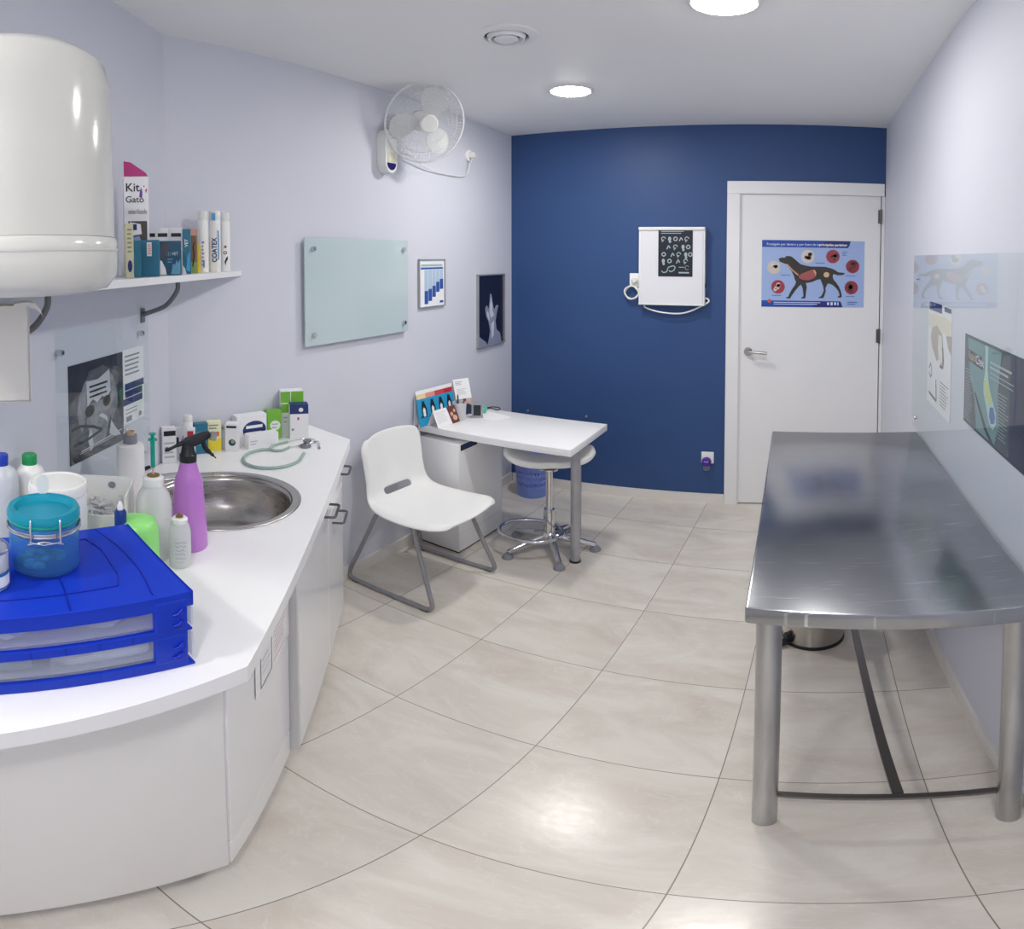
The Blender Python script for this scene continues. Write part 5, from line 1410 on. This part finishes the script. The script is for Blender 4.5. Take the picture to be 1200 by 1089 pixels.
t, f = sink_sheet('dog_xray_poster', 'grey dog face poster with a torn text strip behind glass above the worktop', 'poster', 81, 143.5, 1.04, 1.322, noisy('dogposter_grey', '#42434a', '#6c6d74', 22, .35), .002)
i = Ink(f); i.shape([(0, .62), (.2, .72), (.35, .9), (.6, .92), (.9, .8), (1, .7), (1, 1), (0, 1)]); i.shape([(.86, .66), (1, .7), (1, .2), (.92, .3)]); i.shape([(0, 0), (.34, 0), (.2, .07), (.08, .09), (0, .14)]); i.each('dark_ground', noisy('dogposter_dark', '#24252d', '#3d3e47', 24, .35), t)
i = Ink(f, .0008); i.shape([(.12, .5), (.16, .66), (.26, .80), (.34, .82), (.28, .66), (.30, .52), (.26, .40), (.2, .3), (.16, .38)]); i.shape([(.70, .86), (.80, .76), (.88, .56), (.86, .4), (.76, .3), (.70, .42), (.74, .6)]); i.shape([(.30, .56), (.72, .56), (.74, .4), (.66, .2), (.6, .1), (.40, .1), (.34, .2), (.28, .4)]); i.each('dog_face', noisy('dogposter_mid', '#77787f', '#a3a4aa', 26, .35), t)
i = Ink(f, .001); i.shape([(.29, .8), (.5, .79), (.72, .86), (.74, .62), (.66, .55), (.58, .60), (.48, .55), (.40, .6), (.30, .54)]); i.shape([(.3, .2), (.36, .32), (.40, .10), (.34, .06)]); i.shape([(.74, .3), (.82, .2), (.94, .08), (.8, .1), (.7, .16)]); i.shape([(.50, .4), (.56, .42), (.66, .36), (.68, .28), (.62, .34)]); i.each('pale_strip', mat('dogposter_pale', '#cfd0d6', .35), t)
i = Ink(f, .0012); i.disc(.34, .49, .085, .06); i.disc(.66, .53, .075, .06); i.each('eye', mat('dogposter_black', '#1c1d22', .35), t); i = Ink(f, .0012); i.stroke([(.05, .19), (.3, .2), (.56, .24), (.4, .31), (.18, .37), (.02, .36)], .03); i.build('scribble', mat('dogposter_black', '#1c1d22', .35), t)
i = Ink(f, .0014); i.lines(.34, .7, .745, 3, .052, .022, .25, 3); i.build('strip_text', ink, t)
i = Ink(f, .0013); i.stroke([(.18, .1), (.95, .14)], .012); i.stroke([(.16, .08), (.92, .11)], .006); i.build('bottom_line', mat('dogposter_pale', '#cfd0d6', .35), t)
i = Ink(f, .0013); i.shape([(.9, .58), (1, .62), (1, .5), (.94, .46)]); i.build('green_corner', mat('dogposter_green', '#3f6b49', .4), t)
t, f = sink_sheet('notice_sheet', 'white notice with three navy bars beside the grey dog poster', 'notice', 144.2, 168.5, 1.085, 1.325, paper_gl, .002)
i = Ink(f); i.rect(.08, .46, .98, .55); i.rect(.08, .36, .9, .45); i.rect(.0, .26, .9, .35); i.build('navy_bars', navy, t)
i = Ink(f); i.lines(.1, .95, .92, 5, .06, .022, .3, 5); i.build('small_print', ink_g, t); i = Ink(f); i.lines(.1, .8, .2, 2, .05, .012, .3, 6); i.build('small_print', ink_g, t); i = Ink(f); i.rect(.12, .03, .38, .1); i.rect(.72, .04, .84, .1); i.each('stamp', ink_g, t)
t, f = sheet('clear_glass_board', 'clear glass panel screwed over the dog poster on the sink wall', 'glass panel', cpt, WN, w, z1 - z0, glass, .001, gap=.015)
for a, b in ((.055, .885), (.92, .885), (.055, .09), (.92, .09)):
    m = MB(); q = f.p(a, b, 0); m.lathe([(0, .007), (.007, .006), (.009, .002), (.009, -.014), (0, -.014)], 16, q, Matrix.Rotation(R(90), 4, 'X')); m.build('screw', chrome, t, 40)

# ------------------------------------------------------------------ shelf
SZ = 1.555
tip = lw(1.398, .002)
offs = WN.dot(tip - WC)
end = WC + WT * .95
far = lw(WC.y + .005, .002)
t = thing('wall_shelf', 'white wall shelf fitted into the corner above the sink', 'shelf', (0, 0, 0))
e2 = end + WN * offs; w_ = end + WN * .002
m = MB(); m.prism([(tip.x, tip.y), (e2.x, e2.y), (w_.x, w_.y), (far.x + .0005, far.y)], SZ - .02, SZ, bev=.001); m.build('board', white_lam, t)
for px in (166, 3):
    q = sw(px, 350, .001)
    m = MB()
    pts = [q + Vector((0, 0, 1.425 - q.z)), q + WN * .02 + Vector((0, 0, 1.43 - q.z)), q + WN * .085 + Vector((0, 0, 1.455 - q.z)), q + WN * .125 + Vector((0, 0, 1.50 - q.z)), q + WN * .13 + Vector((0, 0, SZ - .0205 - q.z))]
    m.tube(pts, .0075, 10, smooth=6)
    m.box(q + WN * .003 + Vector((0, 0, 1.422 - q.z)), (.022, .005, .045), math.atan2(WT.y, WT.x)); b_ = m.build('bracket', mat('bracket_grey', '#77787c', .4, .6), t, 50)

def shelf_base(px, frac):                               # frac: 0 at the wall, 1 at the front edge
    q = sw(px, 300, offs * frac); return Vector((q.x, q.y, SZ))
G_ = 'cartons on the wall shelf'
# sterilised-cat kit
t, f, w, h = box_at('kit_box', 'tall white kit box with a pink hanging top and a window, on the wall shelf', 145, 174, 314, 207, .06, 4, crd, 'box', None, SZ, shelf_base(160, .52))
m = MB(); m.poly([f.p(.02, 1.0, .0), f.p(.98, 1.0, .0), f.p(.9, 1.04, -.006), f.p(.3, 1.15, -.012), f.p(.18, 1.155, -.012), f.p(.02, 1.16, -.01)]); m.build('hanger_flap', mat('flap_pink', '#b9397f', .45), t, None, mods=(solid(.002),))
text('Kit', f, .06, .885, .034, ink, t, bold=.0003)
text('Gato', f, .06, .765, .026, ink, t, bold=.0002)
text('esterilizado', f, .17, .645, .020, ink, t, sx=.58)
i = Ink(f); i.shape([(.62, .79), (.74, .78), (.75, .84), (.70, .89), (.66, .86)]); i.build('cat_mark', mat('mark_violet', '#6f3fa0', .5), t)
i = Ink(f); i.disc(.82, .90, .03); i.build('red_dot', red_i, t); i = Ink(f); i.shape([(.86, .86), (.96, .88), (.9, .83)]); i.build('red_mark', red_i, t)
i = Ink(f, .0004); i.rect(.16, .02, .92, .55); i.build('window_opening', mat('window_shadow', '#57504c', .6), t)
i = Ink(f, .0007); i.shape([(.2, .05), (.72, .05), (.76, .3), (.6, .40), (.2, .38)]); i.build('window_bag', mat('bag_blue', '#8ea5d8', .4), t)
i = Ink(f, .001); i.disc(.42, .16, .15, .09); i.shape([(.2, .4), (.7, .42), (.66, .52), (.22, .54)]); i.each('bag_patch', paper, t)
i = Ink(f, .0013); i.arc(.42, .15, .06, .05, 1.2, 5.4); i.build('bag_logo', navy, t); i = Ink(f, .0013); i.rect(.22, .46, .5, .52); i.build('bag_word', navy, t)
# narrow beige box
t, f, w, h = box_at('carton', 'narrow beige box nearest the water heater on the wall shelf', 147, 156, 316, 262, .05, 6, mat('beige_card', '#cfcdb0', .5), 'box', G_, SZ, shelf_base(151, .86))
i = Ink(f); i.disc(.5, .22, .3, .11); i.build('blue_flower', navy, t); i = Ink(f); i.lines(.2, .8, .9, 6, .08, .03); i.build('print', mat('olive', '#8d8f62', .5), t)
# teal boxes
t, f, w, h = box_at('carton', 'slim plain teal box beside the beige box on the wall shelf', 156.5, 165, 315.5, 282, .06, 0, teal, 'box', G_, SZ, shelf_base(161, .82))
t, f, w, h = box_at('carton', 'teal box turned with a barcode label towards the heater side of the shelf', 165, 187, 315, 281.5, .05, -4, teal, 'box', G_, SZ, shelf_base(176, .84))
i = Ink(f); i.rect(.36, .56, .62, .94); i.build('barcode_label', paper, t); i = Ink(f, .0009); i.lines(.42, .57, .88, 6, .05, .02, 0); i.build('barcode', orange_i, t)
t, f, w, h = box_at('carton', 'teal box with a grey animal picture and pale VET lettering on the wall shelf', 187, 212, 314.5, 282.5, .05, 3, teal_d, 'box', G_, SZ, shelf_base(199.5, .84))
text('VET', f, .56, .62, .0135, mat('pale_cyan', '#cfe4ee', .5), t, sx=.8)
i = Ink(f); i.rect(.30, .56, .34, .68); i.rect(.39, .56, .43, .68); i.rect(.48, .56, .51, .68); i.build('faded_print', mat('faded_cyan', '#5d8aa3', .5), t)
i = Ink(f); i.shape([(.05, .45), (.3, .45), (.5, .92), (.05, .92)]); i.build('grey_panel', mat('card_slate', '#4a4a58', .5), t)
i = Ink(f); i.shape([(.0, .02), (.3, .02), (.25, .2), (.08, .42), (.0, .44)]); i.build('white_corner', paper, t)
i = Ink(f); i.shape([(.5, .03), (.95, .03), (.95, .5), (.85, .35), (.78, .45), (.7, .3), (.6, .34)]); i.lines(.35, .6, .48, 2, .08, .03); i.build('animal_picture', mat('cyan_dim', '#5f9dbb', .5), t)
for k, (a, b, fr_, lb) in enumerate(((174.5, 183, .3, 'white box with a dark top bar, left of the three behind the teal boxes'), (183, 198, .33, 'white box with a dark top bar, middle of the three behind the teal boxes'), (198.5, 214, .36, 'white box with a dark top bar, right of the three behind the teal boxes'))):
    t, f, w, h = box_at('carton', lb, a, b, 312, 267, .04, 0, crd, 'box', G_, SZ, shelf_base((a + b) / 2, fr_))
    i = Ink(f); i.rect(.15, .80, .9, .88); i.build('dark_bar', ink, t); i = Ink(f); i.lines(.2, .85, .7, 2, .1, .03); i.build('print', ink_l, t)
t, f, w, h = box_at('carton', 'upright teal box with white VET lettering up its side on the shelf', 214, 223.5, 314, 268.5, .045, -2, teal, 'box', G_, SZ, shelf_base(219, .80))
text('VET', f, .5, .6, .0145, paper, t, turn=R(90), align='LEFT', bold=.0003)
i = Ink(f); i.shape([(0, 0), (.45, 0), (.3, .12), (0, .2)]); i.build('white_corner', paper, t); i = Ink(f); i.shape([(.4, .08), (.9, .05), (.9, .5), (.6, .4)]); i.build('cyan_picture', cyan_i, t)
t, f, w, h = box_at('carton', 'brown, green and yellow box between the upright teal box and the bottles', 224, 231, 312, 268.5, .045, -3, mat('brown_card', '#8b6a52', .5), 'box', G_, SZ, shelf_base(227.5, .72))
i = Ink(f); i.rect(0, 0, 1, .25); i.build('green_base', mat('card_green', '#8fa860', .5), t); i = Ink(f); i.rect(0, .85, 1, 1); i.build('pink_top', mat('card_rose', '#d79a8a', .5), t); i = Ink(f, .0008); i.stroke([(.3, .15), (.6, .4), (.4, .6), (.7, .7)], .18); i.build('dark_picture', ink, t)
t, f, w, h = box_at('carton', 'thin yellow strip box beside the shelf bottles', 231, 234.5, 311, 286, .035, 0, yellow_i, 'box', G_, SZ, shelf_base(233, .7))
# three white bottles
def shelf_bottle(px0, px1, yt, frac, lb):
    b = shelf_base((px0 + px1) / 2, frac); d = math.hypot(b.x, b.y); r = .5 * d * (px1 - px0) / F_; h = at_d((px0 + px1) / 2, yt, d).z - SZ
    t = thing('shelf_bottle', lb, 'bottle', b, math.atan2(-b.y, -b.x) + R(90), 'white bottles at the end of the shelf')
    m = MB(); m.lathe([(0, .0006), (r * .97, .0006), (r, .004), (r, h - .036), (r * .92, h - .031), (0, h - .031)], 32); m.build('body', white_pl, t, 45)
    m = MB(); m.lathe([(r * .94, h - .0308), (r * .95, h - .003), (r * .85, h), (0, h)], 32); m.build('cap', white_gl, t, 40)
    return t, r, h
def wrap(t, r, h): return Face((-r, -r - .0005, 0), (1, 0, 0), (0, 0, 1), 2 * r, h)
t, r, h = shelf_bottle(232, 245, 247.5, .63, 'white bottle with violet fine print, left of the three shelf bottles')
f = wrap(t, r, h); i = Ink(f, 0); i.lines(.35, .6, .5, 7, .06, .03, .6); i.rect(.45, .08, .6, .2); i.build('label_print', mat('violet_print', '#8f86c4', .5), t)
t, r, h = shelf_bottle(245.5, 259, 247.5, .81, 'white bottle with dark and blue vertical lettering, middle of the three')
f = wrap(t, r, h); text('COATEX', f, .45, .36, .024, navy, t, turn=R(90), align='CENTER', bold=.0007, off=.0003, sx=.9)
i = Ink(f, .0002); i.stroke([(.78, .2), (.8, .44), (.78, .68)], .1); i.build('blue_print', mat('label_cyan', '#5f9fd0', .5), t); i = Ink(f, .0002); i.rect(.2, .84, .55, .96); i.build('barcode', mat('label_cyan', '#5f9fd0', .5), t)
t, r, h = shelf_bottle(259, 270, 249.5, .93, 'white bottle with a small dark running animal, right end of the shelf')
f = wrap(t, r, h); i = Ink(f, 0); i.arc(.45, .32, .1, .1, 0, 6.28); i.rect(.35, .4, .6, .44); i.build('label_mark', mat('mark_brown', '#8a5a58', .5), t); i = Ink(f, 0); i.shape([(.3, .14), (.55, .24), (.75, .26), (.7, .2), (.55, .17), (.5, .1), (.4, .16)]); i.build('animal_mark', ink, t)

# ------------------------------------------------------------------ water heater
hc = Vector((-.995, .269, 0)); hr = .188
hz0, hz1 = 1.545, 1.972
t = thing('water_heater', 'large white cylindrical electric water heater hanging at the top left', 'water heater', hc)
m = MB(); m.lathe([(0, hz1), (hr * .5, hz1 - .002), (hr * .82, hz1 - .012), (hr * .95, hz1 - .035), (hr * .985, hz1 - .08), (hr, 1.70), (hr, 1.64)], 96); m.build('tank_shell', heater_w, t, 60)
m = MB(); m.lathe([(hr, 1.6395), (hr + .004, 1.636), (hr + .0055, 1.62), (hr + .0055, 1.60), (hr + .002, 1.575), (hr * .93, 1.556), (hr * .75, 1.548), (hr * .4, 1.545), (0, 1.545)], 96); m.build('bottom_cover', heater_w, t, 60)
m = MB(); m.lathe([(hr + .0058, 1.6205), (hr + .0062, 1.618), (hr + .0058, 1.6155)], 96, cap0=False, cap1=False); m.build('seam_line', mat('seam_grey', '#c9c9c4', .4), t)
q = WN * -.2
m = MB(); m.box((q.x * .98, q.y * .98, 1.78), (.1, .04, .2), math.atan2(WT.y, WT.x)); m.build('wall_bracket', grey_met, t)

# ------------------------------------------------------------------ towel dispenser
DD = 1.165
a = at_d(35, 400, DD); az_ = math.atan2(a.x, a.y) + R(-1.2)
dx = math.atan2(-math.cos(0) * math.cos(az_) * 0 + math.sin(az_), -math.cos(az_))
t = thing('paper_dispenser', 'cream white wall dispenser with an open top and a curled lip, below the water heater', 'dispenser', (a.x, a.y, 0), dx)
zt, zb = at_d(36, 358, DD).z, at_d(36, 471, DD).z
# local x runs to the left in view, +y is towards the viewer
wd = .145; y1, y0 = 0.0, -.072
m = MB()
m.box((wd / 2, y1 - .002, (zt + zb) / 2), (wd, .004, zt - zb), bev=.001); m.box((wd / 2, y0, (zt + zb) / 2), (wd, .004, zt - zb)); m.box((.002, (y0 + y1) / 2, (zt + zb) / 2), (.004, y1 - y0, zt - zb)); m.box((wd - .002, (y0 + y1) / 2, (zt + zb) / 2), (.004, y1 - y0, zt - zb)); m.box((wd / 2, (y0 + y1) / 2, zb + .002), (wd, y1 - y0, .004))
m.build('bin', cream_pl, t)
m = MB(); m.box((.03, y0 - .05, (zt + zb) / 2), (.03, .095, .08)); m.build('wall_mount', cream_pl, t)
m = MB(); pr = [(-.002, zt - .006), (-.014, zt - .006 - .002), (-.024, zt - .018), (-.028, zt - .026), (-.022, zt - .008), (-.012, zt + .004), (.004, zt + .006), (.03, zt + .004), (.03, zt - .001), (.004, zt)]
m.prism(pr, y0, y1 + .002); m.xform(Matrix(((1, 0, 0, 0), (0, 0, 1, 0), (0, 1, 0, 0), (0, 0, 0, 1)))); m.build('lip', cream_pl, t, 40)
m = MB(); m.box((wd / 2, (y0 + y1) / 2, zt - .03), (wd - .02, y1 - y0 - .012, .05)); m.build('paper_stack', mat('kraft_paper', '#b5a88c', .7), t)
# ------------------------------------------------------------------ camera, world, view
cam = bpy.data.cameras.new('camera'); co = bpy.data.objects.new('camera', cam); COL.objects.link(co)
co.location = (0, 0, EYE); co.rotation_euler = (R(90) + PITCH, 0, YAW)
cam.type = 'PANO'; cam.clip_start = .01
cp = cam if hasattr(cam, 'panorama_type') else cam.cycles
cp.panorama_type = 'EQUIRECTANGULAR'
cp.latitude_max = HOR / F_; cp.latitude_min = (HOR - 1089) / F_
cp.longitude_min = -600 / F_; cp.longitude_max = 600 / F_
SC.camera = co
w = bpy.data.worlds.new('world'); SC.world = w; w.use_nodes = True
w.node_tree.nodes['Background'].inputs[0].default_value = (.8, .85, 1, 1); w.node_tree.nodes['Background'].inputs[1].default_value = .2
vs = SC.view_settings; vs.view_transform = 'Standard'; vs.look = 'None'; vs.gamma = 1; vs.use_curve_mapping = False; vs.exposure = 0.38
SC.cycles.max_bounces = 12; SC.cycles.diffuse_bounces = 6; SC.cycles.transmission_bounces = 10; SC.cycles.transparent_max_bounces = 12
SC.cycles.sample_clamp_indirect = 6; SC.cycles.use_denoising = True
